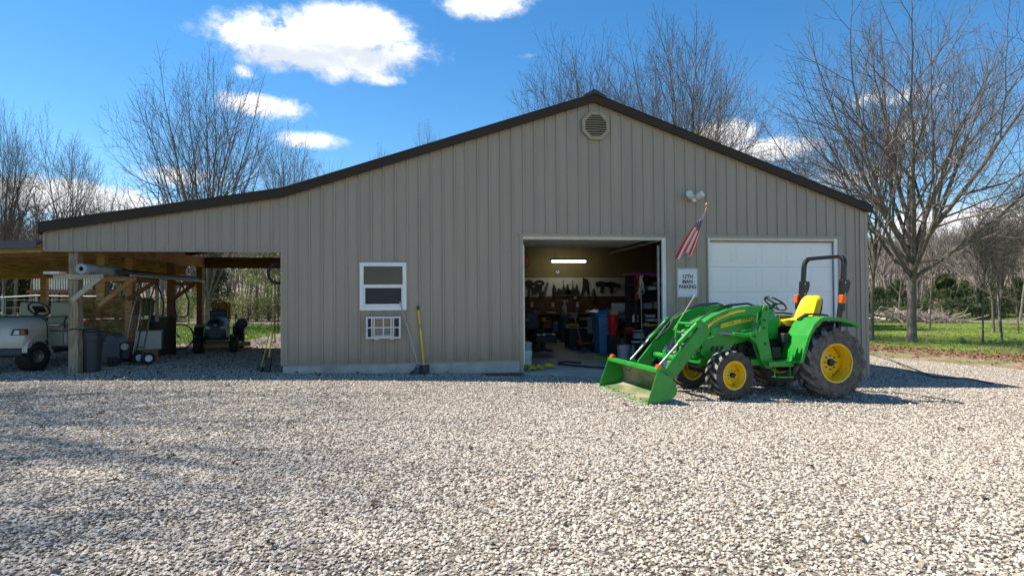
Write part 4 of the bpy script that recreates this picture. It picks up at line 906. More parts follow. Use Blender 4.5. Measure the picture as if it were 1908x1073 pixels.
for k, (px, dx, c, lab, z0, z1) in enumerate(((1190, 0, (.55, .05, .01), 'orange ratchet strap hanging on the rack', 1.30, 1.95), (1196, .02, (.7, .7, .68), 'white strap bundle hanging beside the orange one', 1.35, 1.95))):
    p = at_y(px, 560, 2.15); mb = MB(); R = random.Random(k)
    for i in range(7): mb.tube([(R.uniform(-.05, .05), R.uniform(-.03, .03), z1), (R.uniform(-.07, .07), R.uniform(-.03, .03), (z0+z1)/2+R.uniform(-.1, .1)), (R.uniform(-.06, .03)-.05, R.uniform(-.03, .03), z0+R.uniform(0, .2))], .014, 5)
    o = mb.build('ratchet_strap', mat('strap_%d' % k, c, .6), loc=(p.x, 2.15, 0)); tag(o, lab, 'strap')
tag(MB().tube([(0, 0, .05), (.01, 0, .9), (0, .01, 1.7)], .014, 8).build('broom_handle', M_alu, loc=(at_y(1195, 600, 2.0).x, 2.0, SLAB)), 'thin pale pole standing in front of the rack', 'pole')
o = MB().bx(-.45, .45, -.3, .3, .60, .63).bx(-.42, -.38, -.27, -.23, 0, .6).bx(.38, .42, -.27, -.23, 0, .6).bx(-.42, -.38, .23, .27, 0, .6).bx(.38, .42, .23, .27, 0, .6).build('low_table', M_brown, loc=(at_y(1190, 640, 2.3).x, 2.4, SLAB)); tag(o, 'low brown table in front of the rack', 'table')
t = thing('storage_tote', 'black storage tote with yellow lid inside the right jamb', 'tote', fl(1219, 1.1))
MB().loft([[Vector((x*w, y*w*.8, z)) for x, y in ((-1, -1), (1, -1), (1, 1), (-1, 1))] for z, w in ((.42, .17), (.8, .2), (.82, .21))]).build('box', mat('tote_navy', (.02, .026, .04), .5), t, bevel=.015); MB().bx(-.22, .22, -.18, .18, .822, .85).build('lid', mat('tote_yellow', (.7, .42, .02), .45), t, bevel=.008); MB().bx(-.2, .2, -.16, .16, 0, .419).build('lower_crate', M_tool, t, bevel=.01)
o = MB().lathe([(0, 0), (.07, 0), (.075, .03), (.075, .3), (.03, .38), (.03, .42), (0, .42)], n=18).build('gas_cylinder', mat('green_cylinder', (.03, .16, .10), .4), loc=fl(1180, .95), smooth=40); tag(o, 'small green gas cylinder behind the loader bucket', 'cylinder')
o = MB().lathe([(0, .0), (.26, 0), (.27, .03), (.2, .05), (0, .055)], n=24).build('green_lid', mat('lime_lid', (.16, .5, .03), .5), loc=fl(1127, 2.0), smooth=40); tag(o, 'flat lime green lid on the floor by the blue bin', 'lid')
t = thing('floor_jack', 'red and black floor jack on the slab in the middle', 'jack', fl(1096, 4.0), .5)
MB().bx(-.35, .35, -.12, .12, .06, .22).build('frame', M_tool, t, bevel=.02); MB().lathe([(0, -.02), (.1, -.02), (.1, .06), (.06, .1), (0, .1)], (-.3, 0, .22), 'z', 16).build('saddle', M_red, t, smooth=40); MB().cyl((-.25, 0, .2), (-.42, .1, 1.0), .014).build('handle', M_alu, t)
for x in (-.3, .3):
    for s in (-1, 1): MB().cyl((x, s*.12, .06), (x, s*.17, .06), .06).build('caster', M_steel, t)
o = MB().bx(-.35, .35, -.3, .3, 0, .55).bx(-.36, .1, -.31, .1, .551, .575).build('shop_vacuum', M_tool, loc=fl(1078, 5.3), bevel=.03); tag(o, 'black chest with yellow tools on top below the workbench', 'chest')
o = MB().tube([(-.2, 0, .02), (0, .05, .06), (.2, 0, .03)], .04, 8).build('yellow_level', mat('tool_yellow', (.62, .50, .03), .5), loc=(fl(1068, 5.0)[0], 5.1, .56)); tag(o, 'yellow tool lying on the black chest', 'tool')
t = thing('propane_tank', 'blue-grey tank standing under the workbench', 'tank', fl(1053, 7.4)); MB().lathe([(0, 0), (.16, 0), (.2, .08), (.2, .75), (.12, .9), (.05, .95), (0, .95)], n=20).build('body', mat('tank_blue', (.06, .11, .15), .5), t, smooth=45); MB().cyl((0, 0, .95), (0, 0, 1.03), .04).build('valve', M_steel, t)
o = MB().bx(-.2, .2, -.03, .03, 0, .5).build('white_sack', mat('sack', (.42, .42, .38), .8), loc=(fl(1107, 5.0)[0], 5.0, .35), bevel=.03); tag(o, 'white bag hanging left of the blue bin', 'bag')
# yellow bits and the black hose on the floor
M_cy = mat('chipped_yellow', (.62, .46, .02), .5, var=.15)
for k, (px, py, w) in enumerate(((983, 689, .26), (992, 692, .2), (1003, 691, .2), (1022, 685, .28))):
    Y = (.42, .30, .34, .55)[k]; x = at_y(px, py, Y).x; mb = MB(); R = random.Random(k+3)
    for i in range(3): mb.tube([(R.uniform(-w/2, -w/4), R.uniform(-.08, .08), .02), (R.uniform(-.05, .05), R.uniform(-.08, .08), .05+R.random()*.04), (R.uniform(w/4, w/2), R.uniform(-.08, .08), .02)], [.018, .03, .016], 7)
    o = mb.build('yellow_strap', M_cy, loc=(x, Y, SLAB+.002), smooth=60); tag(o, ['tangled yellow strap beside the white bucket', 'yellow strap end nearest the sill', 'short yellow strap right of the tangled one', 'flat yellow strap farthest into the doorway'][k], 'strap')
hp = [(1110, 684), (1075, 681), (1052, 679), (1040, 678), (1041, 675), (1055, 673.5), (1082, 676)]
def slab_pt(px, py): d = ray(px, py); return CAM + d*((SLAB+.02-CAM.z)/d.z)
tag(MB().tube([slab_pt(1200, 690)]+[slab_pt(*q) for q in hp], .018, 8).build('air_hose', M_blk, smooth=60), 'black hose looping across the concrete floor', 'hose')
# ------------------------------------------------------------------ tractor with front loader
def tractor():
    G = mat('tractor_green', (.012, .27, .025), .38, var=.14, vscale=5, coat=.22, col2=(.04, .24, .04), c2lo=.55, c2hi=.75, c2scale=4)
    GL = mat('loader_green', (.014, .285, .027), .45, var=.16, vscale=7, coat=.12, col2=(.07, .24, .055), c2lo=.56, c2hi=.75, c2scale=5)
    GW = mat('worn_bucket', (.10, .16, .055), .6, var=.25, vscale=9, col2=(.34, .29, .19), c2lo=.40, c2hi=.58, c2scale=2.4, stretch=(1, .5, 1))
    Y = mat('tractor_yellow', (.80, .50, .004), .38, var=.06, vscale=4, coat=.2)
    YR = mat('rim_yellow', (.84, .52, .006), .4, var=.1, vscale=8, coat=.15, col2=(.55, .33, .03), c2lo=.60, c2hi=.72, c2scale=9)
    TY = mat('muddy_rubber', (.085, .075, .064), .85, var=.2, vscale=18, col2=(.14, .123, .104), c2lo=.42, c2hi=.62, c2scale=12, bump=.003, bscale=60)
    TF = mat('front_rubber', (.055, .05, .044), .82, var=.3, vscale=14, col2=(.075, .068, .06), c2lo=.48, c2hi=.66, c2scale=12, bump=.004, bscale=60)
    LUGM = mat('dusty_lug', (.27, .243, .205), .9, var=.25, vscale=16, col2=(.12, .105, .09), c2lo=.5, c2hi=.7, c2scale=9, bump=.003, bscale=50)
    BK = mat('black_steel', (.012, .012, .013), .35, var=.1); DK = mat('engine_black', (.018, .018, .018), .6, var=.35, vscale=20)
    CH = mat('chrome_rod', (.27, .27, .27), .38, .8, var=.05); AM = mat('amber_lens', (.85, .12, .008), .25, var=.05)
    DEC = mat('decal_yellow', (.80, .58, .02), .4, var=0); DG = mat('decal_green', (.006, .07, .012), .4, var=0)
    hd = Vector((-.9925, -.118, .03)).normalized(); left = Vector((0, 0, 1)).cross(hd).normalized(); upv = hd.cross(left)
    t = thing('tractor', 'green compact tractor with yellow wheels and front loader on the gravel', 'tractor')
    O = Vector((8.98, -2.14, -.215))
    M = Matrix((hd, left, upv)).transposed().to_4x4(); M.translation = O; t.matrix_world = M
    RAX, FAX = -.115, 1.685
    # --- wheels
    def tyre(nm, x, y, R, w, rim_r, nlug, lugh, m, s, ang, offs):
        prof = [(rim_r, -w*.40), (rim_r+.02, -w*.47), (R*.80, -w*.5), (R*.93, -w*.46), (R-lugh, -w*.40), (R-lugh*.9, 0), (R-lugh, w*.40), (R*.93, w*.46), (R*.80, w*.5), (rim_r+.02, w*.47), (rim_r, w*.40)]
        wheel = MB().lathe([(rim_r-.012, -w*.44), (rim_r+.012, -w*.45), (rim_r+.012, -w*.40), (rim_r-.015, -w*.36), (rim_r-.05, -w*.1), (rim_r-.05, w*.1), (rim_r-.015, w*.36), (rim_r+.012, w*.40), (rim_r+.012, w*.45), (rim_r-.012, w*.44)], (0, 0, 0), 'y', 48).build(nm, YR, t, smooth=35, loc=(x, y, R))
        mb = MB().lathe(prof, (0, 0, 0), 'y', 64)
        RR = random.Random(nm)
        for k in range(nlug):                      # chunky bars, alternating sides, angled across the tread
            for sd in (-1, 1):
                a0 = 2*math.pi*(k + (0 if sd < 0 else .5))/nlug; pts = []
                for u, wd in ((.02, .080*R/.57), (.3, .095*R/.57), (.7, .115*R/.57), (1.0, .13*R/.57)):
                    yy = sd*(u*w*.5); a = a0 + ang*u; rr = R if u < .9 else R-.02*R/.57
                    pts.append((yy, a, rr, wd))
                rows = []
                for yy, a, rr, wd in pts:
                    da = wd/R/2; k_ = .82
                    rows.append([Vector((math.sin(a-da)*(rr-lugh*1.3), yy, math.cos(a-da)*(rr-lugh*1.3))), Vector((math.sin(a-da*k_)*rr, yy, math.cos(a-da*k_)*rr)),
                                 Vector((math.sin(a+da*k_)*rr, yy, math.cos(a+da*k_)*rr)), Vector((math.sin(a+da)*(rr-lugh*1.3), yy, math.cos(a+da)*(rr-lugh*1.3)))])
                yy, a, rr, wd = pts[-1]; da = wd/R/2*1.05; yo = sd*w*.515      # shoulder runs down the sidewall
                rows.append([Vector((math.sin(a-da)*(R*.84), yo, math.cos(a-da)*(R*.84))), Vector((math.sin(a-da*.8)*(R*.86), yo*1.035, math.cos(a-da*.8)*(R*.86))),
                             Vector((math.sin(a+da*.8)*(R*.86), yo*1.035, math.cos(a+da*.8)*(R*.86))), Vector((math.sin(a+da)*(R*.84), yo, math.cos(a+da)*(R*.84)))])
                mb.loft(rows)
        ty = mb.build('tyre', m, wheel, smooth=32); ty.data.materials.append(LUGM)
        for pl in ty.data.polygons:
            c = pl.center
            if math.hypot(c.x, c.z) > R-lugh*.55: pl.material_index = 1
        # dished centre with wavy cut-outs, hub, bolts
        q = s*offs; dish = MB(); n = 48; prof2 = []
        rings = []
        for r, h in ((.0, q), (rim_r*.30, q), (rim_r*.34, q-s*.006), (rim_r*.52, q-s*.012), (rim_r*.60, q-s*.03)):
            rings.append([Vector((r*math.sin(2*math.pi*j/n), h, r*math.cos(2*math.pi*j/n))) for j in range(n)])
        wav = [rim_r*(.82+.075*math.cos(8*math.pi*j/n)) for j in range(n)]
        rings.append([Vector((wav[j]*math.sin(2*math.pi*j/n), q-s*.045, wav[j]*math.cos(2*math.pi*j/n))) for j in range(n)])
        rings.append([Vector((wav[j]*math.sin(2*math.pi*j/n), q-s*.06, wav[j]*math.cos(2*math.pi*j/n))) for j in range(n)])
        dish.loft(rings, cap=False).build('rim_disc', YR, wheel, smooth=40)
        MB().lathe([(rim_r*.7, q-s*.07), (rim_r*.96, q-s*.085), (rim_r*.96, q-s*.10), (rim_r*.7, q-s*.085)], (0, 0, 0), 'y', 40).build('rim_flange', YR, wheel, smooth=40)
        MB().lathe([(rim_r*.20, q-s*.02), (rim_r*.20, q+s*.035), (rim_r*.16, q+s*.05), (0, q+s*.052)], (0, 0, 0), 'y', 24).build('hub', DK, wheel, smooth=35)
        for k in range(8):
            a = 2*math.pi*k/8; c = Vector((rim_r*.36*math.sin(a), q, rim_r*.36*math.cos(a))); MB().cyl(c-Vector((0, s*.012, 0)), c+Vector((0, s*.016, 0)), rim_r*.035, n=6).build('bolt', DK, wheel)
        for k in range(4):
            a = 2*math.pi*k/4+.4; c = Vector((rim_r*.74*math.sin(a), q-s*.036, rim_r*.74*math.cos(a))); MB().cyl(c, c+Vector((0, s*.016, 0)), rim_r*.035, n=6).build('bolt', DK, wheel)
        return wheel
    for s in (1, -1):
        tyre('rear_wheel', RAX, s*.64, .570, .40, .305, 15, .062, TY, s, .30*s*0+.30, .04)
        fwh = tyre('front_wheel', FAX, s*.575, .378, .26, .212, 16, .042, TF, s, .25, .05)
        fwh.rotation_euler.z = .10
    # --- body: hood, grille guard, engine, frame
    def sec(x, w, zt, zb, e=.42, n=18):
        return [Vector((x, w*math.copysign(abs(math.cos(a))**e, math.cos(a)), zb+(zt-zb)*max(0, math.sin(a))**e)) for a in [math.pi*k/n for k in range(n+1)]]
    hood = MB().loft([sec(2.06, .20, 1.02, .72), sec(2.05, .235, 1.08, .70), sec(1.98, .25, 1.16, .70), sec(1.8, .262, 1.255, .72), sec(1.5, .275, 1.34, .80), sec(1.1, .285, 1.39, .90), sec(.78, .29, 1.40, .92)]).build('hood', G, t, smooth=55)
    MB().loft([sec(.775, .285, 1.395, .92), sec(.7, .27, 1.45, .92), sec(.6, .25, 1.44, .92), sec(.52, .23, 1.36, .92)]).build('dash_cowl', G, t, smooth=55)
    MB().loft([sec(.77, .2, 1.44, 1.36), sec(.7, .21, 1.475, 1.36), sec(.6, .2, 1.465, 1.36), sec(.53, .17, 1.40, 1.33)]).build('dash_top', BK, t, smooth=55)
    MB().prism([(2.0, .66), (1.98, .90), (1.75, .98), (1.2, 1.03), (1.16, .90), (1.38, .86), (1.47, .76), (1.53, .64), (1.62, .60), (1.92, .60)], .262, .305).build('side_panel', G, t, bevel=.012)
    MB().prism([(2.0, .66), (1.98, .90), (1.75, .98), (1.2, 1.03), (1.16, .90), (1.38, .86), (1.47, .76), (1.53, .64), (1.62, .60), (1.92, .60)], -.305, -.262).build('side_panel', G, t, bevel=.012)
    for k in range(3):
        x = 1.86-k*.085; MB().prism([(x, .72), (x-.055, .72), (x-.085, .80), (x-.03, .80)], .304, .309).build('louver', DK, t)
    MB().bx(.3, 1.95, -.19, .19, .42, .92).build('engine_block', DK, t, bevel=.03)
    for k in range(9):
        R2 = random.Random(k); x = R2.uniform(.95, 1.45); z = R2.uniform(.55, .86); MB().cyl((x, .19, z), (x, .24+R2.random()*.04, z), R2.uniform(.02, .05)).build('engine_fitting', DK, t)
    MB().bx(-.5, .4, -.22, .22, .38, .92).build('transmission', DK, t, bevel=.04)
    MB().cyl((RAX, -.6, .57), (RAX, .6, .57), .085).build('rear_axle', DK, t, smooth=50)
    MB().cyl((FAX, -.5, .378), (FAX, .5, .378), .06).bx(FAX-.1, FAX+.1, -.16, .16, .33, .62).build('front_axle', DK, t, smooth=50)
    MB().bx(1.72, 1.98, -.2, .2, .5, .68).bx(1.0, 2.0, .2, .26, .48, .62).bx(1.0, 2.0, -.26, -.2, .48, .62).build('front_frame', G, t, bevel=.01)
    # brush guard
    for y in (-.25, .25): MB().prism([(2.07, .60), (2.13, .60), (2.16, 1.0), (2.11, 1.16), (2.06, 1.17), (2.1, 1.0)], y-.02, y+.02).build('guard_upright', GL, t, bevel=.006)
    for z, x in ((1.145, 2.09), (.99, 2.13), (.80, 2.12), (.64, 2.10)): MB().tube([(x, -.25, z), (x, .25, z)], .022, 8).build('guard_bar', GL, t, smooth=50)
    for y in (-.14, .14): MB().box((2.063, y, .98), (.02, .12, .09)).build('headlight', mat('lamp_lens', (.55, .57, .58), .12, var=.2, vscale=40), t, bevel=.008)
    MB().bx(2.058, 2.068, -.16, .16, .72, .9).build('grille_screen', BK, t)
    # hood decal and lettering
    def decal_strip(nm, pts, wd, y, parent, taper=.35):
        mb = MB(); vs = []
        for i, (x, z) in enumerate(pts):
            k = i/(len(pts)-1); h_ = wd*(1-(1-taper)*k)
            vs += [(x, y, z-h_/2), (x, y, z+h_/2)]
        mb.add(vs, [(2*i, 2*i+2, 2*i+3, 2*i+1) for i in range(len(pts)-1)]); return mb.build(nm, DEC, parent)
    for s in (1, -1):
        decal_strip('hood_stripe', [(1.66, 1.12), (1.4, 1.185), (1.2, 1.225), (.98, 1.265)], .07, s*.2985, t, .8)
        RM = Matrix.Translation((1.08, s*.3005, 1.255)) @ Matrix((( -s, 0, 0), (0, 0, s), (0, 1, 0))).to_4x4() @ Matrix.Rotation(s*.17, 4, 'Z')
        text_obj('hood_lettering', 'JOHN DEERE', .062, DG, t, RM, .0008, 1.15)
        text_obj('hood_lettering', '4120', .05, DG, t, Matrix.Translation((1.47, s*.3005, 1.168)) @ Matrix(((-s, 0, 0), (0, 0, s), (0, 1, 0))).to_4x4() @ Matrix.Rotation(s*.2, 4, 'Z'), .0008)
    # --- loader
    boom = [(1.0, 1.455), (1.2, 1.462), (1.45, 1.44), (1.72, 1.385), (1.95, 1.285), (2.1, 1.19), (2.17, 1.12), (2.42, .84), (2.72, .49), (2.735, .40), (2.66, .30), (2.58, .32), (2.36, .58), (2.12, .86), (2.03, .96), (1.94, 1.10), (1.8, 1.19), (1.6, 1.262), (1.35, 1.32), (1.0, 1.365)]
    LB = .47
    def smoothpoly(p): return p
    for s in (1, -1):
        bm_ = MB().prism(boom, s*(LB-.03), s*(LB+.03)).build('loader_boom', GL, t, bevel=.008)
        decal_strip('boom_stripe', [(2.03, 1.118), (1.93, 1.205), (1.8, 1.27), (1.65, 1.325), (1.5, 1.362), (1.36, 1.38)], .062, s*(LB+.032), bm_, .5)
        text_obj('boom_lettering', 'JOHN DEERE', .05, DG, bm_, Matrix.Translation((1.83, s*(LB+.0335), 1.262)) @ Matrix(((-s, 0, 0), (0, 0, s), (0, 1, 0))).to_4x4() @ Matrix.Rotation(s*.47, 4, 'Z'), .0008, 1.25)
        # mast
        up_ = MB().prism([(.93, 1.47), (1.02, 1.475), (1.06, 1.40), (1.075, 1.28), (1.10, 1.06), (1.28, 1.02), (1.27, .93), (1.16, .86), (1.06, .58), (.98, .47), (.87, .45), (.80, .53), (.86, .62), (.90, .80), (.95, 1.0), (.955, 1.2)], s*(LB-.055), s*(LB-.035)).prism([(.93, 1.47), (1.02, 1.475), (1.06, 1.40), (1.075, 1.28), (1.10, 1.06), (1.28, 1.02), (1.27, .93), (1.16, .86), (1.06, .58), (.98, .47), (.87, .45), (.80, .53), (.86, .62), (.90, .80), (.95, 1.0), (.955, 1.2)], s*(LB+.035), s*(LB+.055)).build('loader_mast', GL, t, bevel=.005)
        for x, z in ((.99, 1.41), (1.02, 1.23), (1.03, 1.11), (1.0, .86), (1.2, .97)): MB().cyl((x, s*(LB+.056), z), (x, s*(LB+.068), z), .018, n=12).build('pin', DK, up_)
        MB().bx(.82, 1.2, s*.2 if s > 0 else -.45, .45 if s > 0 else -.2, .50, .60).build('mast_mount', GL, t, bevel=.01)
        # lift cylinder, bucket cylinder and its chrome rod
        MB().cyl((1.20, s*LB, .97), (1.56, s*(LB-.0), 1.0), .037).build('lift_cylinder', GL, t, smooth=50); MB().cyl((1.56, s*LB, 1.0), (1.9, s*LB, 1.03), .02).build('lift_rod', CH, t, smooth=50)
        MB().bx(1.86, 1.98, s*LB-.045, s*LB+.045, .98, 1.12).build('cylinder_lug', GL, t, bevel=.01)
        yb = s*(LB-.075) if s > 0 else s*(LB-.075); yb = s*LB
        off = Vector((.055, 0, .05))
        a, b, c = Vector((2.13, yb, 1.13))+off, Vector((2.47, yb, .80))+off, Vector((2.80, yb, .46))+off
        MB().cyl(a, b, .036).build('bucket_cylinder', GL, t, smooth=50); MB().cyl(b, c, .017).build('bucket_rod', CH, t, smooth=50)
        MB().prism([(2.06, 1.15), (2.16, 1.24), (2.24, 1.20), (2.2, 1.08)], yb-.028, yb+.028).build('cylinder_clevis', GL, t, bevel=.005)
        MB().beam(c+Vector((0, .03, .02)), (2.70, yb+.03, .40), .014, .06).beam(c+Vector((0, .03, .0)), (2.90, yb+.03, .33), .014, .05).build('bucket_link', GL, t)
        MB().tube([a+Vector((.01, -.05*s, .02)), b+Vector((.04, -.06*s, .06)), b+Vector((.1, -.05*s, -.05)), c+Vector((-.12, -.05*s, .2))], .009, 6).build('hydraulic_line', DK, t, smooth=60)
        # hoses along the boom
        for k in range(3 if s < 0 else 2):
            yy = s*(LB-.05-.02*k); MB().tube([(1.0, yy, 1.42), (1.25, yy, 1.50-.01*k), (1.6, yy, 1.47-.02*k), (1.9, yy, 1.36), (2.1, yy, 1.24), (2.2, yy, 1.12-.03*k), (2.42, yy, .86)], .011, 6).build('hose', M_blk, t, smooth=60)
    MB().cyl((2.43, -LB, .60), (2.43, LB, .60), .05, n=20).build('torque_tube', GL, t, smooth=50)
    MB().bx(2.37, 2.5, -.06, .06, .55, .70).build('hose_bracket', GL, t, bevel=.008)
    MB().tube([(1.05, .50, 1.30), (1.12, .53, 1.22), (1.2, .53, 1.12), (1.3, .52, 1.08), (1.42, .5, 1.05)], .012, 7).tube([(1.03, .52, 1.16), (1.12, .54, 1.15), (1.22, .54, 1.22), (1.25, .53, 1.25)], .012, 7).build('steel_line', GL, t, smooth=60)
    MB().cyl((2.14, -.33, 1.02), (1.72, -.36, 1.62), .009).build('marker_rod', M_lwood, t)
    for k in range(4):
        y_ = .36+.03*k; MB().tube([(.98, y_, 1.36-.05*k), (1.1, y_+.03, 1.18-.04*k), (1.05, y_+.02, .98-.05*k), (.92, y_-.02, .80-.03*k), (.80, y_-.05, .70)], .011, 6).build('hydraulic_hose', M_blk, t, smooth=60)
    MB().bx(.60, .78, .30, .42, .60, .80).build('battery_box', DK, t, bevel=.015); MB().bx(.44, .58, .30, .44, .86, 1.02).build('control_valve', DK, t, bevel=.02)
    MB().cyl((1.32, .25, .62), (1.32, .33, .62), .055).build('oil_filter', mat('filter_white', (.5, .5, .46), .5), t, smooth=50)
    # bucket
    BWD = .855
    prof = [(3.245, 0.0), (2.98, .045), (2.86, .075), (2.79, .13), (2.775, .21), (2.80, .30), (2.88, .39), (3.04, .475), (3.075, .49)]
    th = .014; inner = [(x+.012, z+.014) for x, z in prof]
    shell = MB(); n = len(prof)
    vs = [(x, y, z) for y in (-BWD, BWD) for x, z in prof] + [(x, y, z) for y in (-BWD+.001, BWD-.001) for x, z in inner]
    fs = [(i, i+1, n+i+1, n+i) for i in range(n-1)] + [(2*n+i, 3*n+i, 3*n+i+1, 2*n+i+1) for i in range(n-1)] + [(0, n, 3*n, 2*n), (n-1, 3*n-1, 4*n-1, 2*n-1)]
    bk = shell.add(vs, fs).build('bucket', GW, t, smooth=40)
    for s in (1, -1): MB().prism([(x-.004, z-.002) for x, z in prof[1:-1]] + [(3.085, .498), (3.255, .0)], s*BWD, s*(BWD+.013)).build('bucket_side', GL, bk)
    MB().bx(2.985, 3.085, -BWD, BWD, .478, .512).box((3.09, 0, .485), (.03, 2*BWD, .06)).build('bucket_lip', GL, bk, bevel=.006)
    MB().prism([(3.12, .012), (3.33, -.005), (3.33, .008), (3.12, .032)], -BWD, BWD).build('cutting_edge', mat('edge_green', (.06, .20, .05), .5, var=.3, vscale=9, col2=(.25, .24, .18), c2lo=.45, c2hi=.6, c2scale=7), bk)
    for k in range(10): MB().cyl((3.19, -BWD+.08+k*.188, .026), (3.19, -BWD+.08+k*.188, .038), .012, n=8).build('edge_bolt', DK, bk)
    for s in (1, -1): MB().lathe([(.048, 0), (.048, .03), (.035, .055), (.0, .06)], (3.04, s*(BWD-.06), .512), 'z', 16).build('amber_marker', AM, bk, smooth=40)
    MB().tube([(3.07, -.1+.03*math.cos(a), .44+.035*math.sin(a)) for a in [2*math.pi*k/12 for k in range(12)]], .008, 6, closed=True).build('chain_hook', M_steel, bk)
    # --- operator station
    for s in (1, -1):
        path = [(.60, .575), (.555, .60), (.50, .78), (.42, 1.0), (.31, 1.19), (.20, 1.28), (.08, 1.31), (-.15, 1.305), (-.38, 1.27), (-.55, 1.205), (-.60, 1.175)]
        y0, y1 = s*.34, s*.79; mb = MB()
        out = path; inn = [(x-.022*(1 if i < 5 else .2), z-.03*(0.3 if i < 4 else 1)) for i, (x, z) in enumerate(path)]
        for i in range(len(path)-1): mb.prism([out[i], out[i+1], inn[i+1], inn[i]], y0, y1)
        fd = mb.build('fender', G, t)
        mb2 = MB()
        for i in range(len(path)-1): mb2.prism([out[i], out[i+1], (inn[i+1][0]-.03*(i < 5), inn[i+1][1]-.03*(i > 3)), (inn[i][0]-.03*(i < 5), inn[i][1]-.03*(i > 3))], y1, y1+s*.014)
        mb2.build('fender_edge', G, fd)
        MB().prism([(.5, .60), (.48, .8), (.38, 1.05), (.2, 1.26), (-.2, 1.28), (-.5, 1.2), (-.5, .85), (.2, .6)], s*.335, s*.345).build('fender_skirt', DK, fd)
        MB().prism([(.26, 1.23), (.1, 1.325), (-.12, 1.33), (-.3, 1.31), (-.28, 1.34), (-.1, 1.36), (.1, 1.355), (.27, 1.26)], s*.36, s*.46).build('fender_handrail', BK, fd, bevel=.006)
        # platform and step
        MB().bx(.42, 1.02, min(s*.2, s*.64), max(s*.2, s*.64), .555, .585).bx(.55, 1.02, min(s*.625, s*.645), max(s*.625, s*.645), .50, .585).build('platform', G, t, bevel=.006)
        MB().bx(.60, .90, min(s*.55, s*.70), max(s*.55, s*.70), .335, .352).bx(.60, .612, min(s*.6, s*.63), max(s*.6, s*.63), .352, .555).bx(.888, .90, min(s*.6, s*.63), max(s*.6, s*.63), .352, .555).build('step', G, t)
    # seat
    sy = .235
    MB().loft([[Vector((x, y*w, z)) for y, z in ((-1, z0), (-.9, z1), (-.4, z1-.025), (.4, z1-.025), (.9, z1), (1, z0))] for x, w, z0, z1 in ((.40, sy*.85, 1.17, 1.22), (.33, sy, 1.13, 1.24), (.1, sy*1.05, 1.12, 1.235), (-.1, sy*1.05, 1.12, 1.26), (-.2, sy*.95, 1.14, 1.29))]).build('seat_cushion', Y, t, smooth=50, bevel=.012)
    def bk_ring(z, w, th_, x): return [Vector((x+th_*c1, w*c2, z)) for c1, c2 in ((-.5, -.8), (-.6, 0), (-.5, .8), (0, 1), (.5, .9), (.32, .4), (.28, 0), (.32, -.4), (.5, -.9), (0, -1))]
    MB().loft([bk_ring(1.18, sy*.9, .12, -.24), bk_ring(1.28, sy, .16, -.26), bk_ring(1.45, sy*.96, .15, -.32), bk_ring(1.58, sy*.86, .13, -.365), bk_ring(1.65, sy*.7, .09, -.39), bk_ring(1.665, sy*.45, .04, -.395)]).build('seat_back', Y, t, smooth=60)
    MB().loft([bk_ring(1.2, sy*.8, .03, -.345), bk_ring(1.45, sy*.8, .03, -.415), bk_ring(1.6, sy*.65, .03, -.455)]).build('seat_shell', BK, t, smooth=60)
    MB().bx(-.12, .26, -.17, .17, .92, 1.11).build('seat_pedestal', DK, t, bevel=.02)
    for k, (x, y, z) in enumerate(((.3, .3, .98), (.42, .28, .86), (.18, .33, .9), (.36, .34, .70))): MB().box((x, y, z), (.14, .08, .16)).build('control_housing', DK, t, bevel=.02)
    MB().bx(.38, .46, .36, .40, .6, .82).build('pedal', mat('blue_grey_pad', (.03, .05, .09), .5), t)
    for k, (x, y) in enumerate(((.22, .30), (.15, .34), (.05, -.34))):
        MB().cyl((x, y, 1.0), (x-.02, y+.01, 1.14), .009).build('lever', BK, t); MB().lathe([(0, 0), (.022, .01), (.024, .03), (0, .05)], (x-.02, y+.01, 1.13), 'z', 12).build('lever_knob', mat('orange_knob', (.7, .25, .02), .4), t, smooth=50)
    MB().bx(.47, .60, -.22, .22, 1.1, 1.30).build('instrument_panel', G, t, bevel=.02); MB().box((.49, .02, 1.27), (.09, .30, .05), Matrix.Rotation(.5, 3, 'Y')).build('gauge_cluster', BK, t, bevel=.01)
    MB().bx(.44, .475, .06, .2, 1.14, 1.24).build('panel_sticker', DEC, t)
    MB().cyl((.56, 0, 1.36), (.40, 0, 1.49), .028).build('steering_column', BK, t)
    tilt = Matrix.Rotation(math.radians(-36), 3, 'Y'); c0 = Vector((.385, 0, 1.505))
    sw = MB().tube([c0 + tilt @ Vector((.19*math.cos(a), .19*math.sin(a), 0)) for a in [2*math.pi*k/32 for k in range(32)]], .0155, 8, closed=True).build('steering_wheel', BK, t, smooth=60)
    for a in (math.pi/2, math.pi*7/6, math.pi*11/6): MB().cyl(c0, c0 + tilt @ Vector((.19*math.cos(a), .19*math.sin(a), 0)), .013, n=8).build('wheel_spoke', BK, sw)
    MB().lathe([(0, -.02), (.045, -.015), (.045, .012), (0, .02)], c0, 'z', 16).build('wheel_boss', BK, sw, smooth=40)
    # folding roll bar
    ry, xr, zr = .455, -.575, 2.335; pts = []
    arc = [(-ry, 1.86)] + [(-ry+.13-.13*math.cos(a), zr-.13+.13*math.sin(a)) for a in [math.pi/2*k/6 for k in range(7)]]
    full = arc + [(-y, z) for y, z in reversed(arc)]
    def bent(z): return -.545 - .06*(z-1.3)
    mb = MB()
    for (ya, za), (yb_, zb_) in zip(full, full[1:]): mb.beam((bent(za), ya, za), (bent(zb_), yb_, zb_), .062, .07, up=(1, 0, 0))
    mb.build('roll_bar', BK, t, bevel=.006)
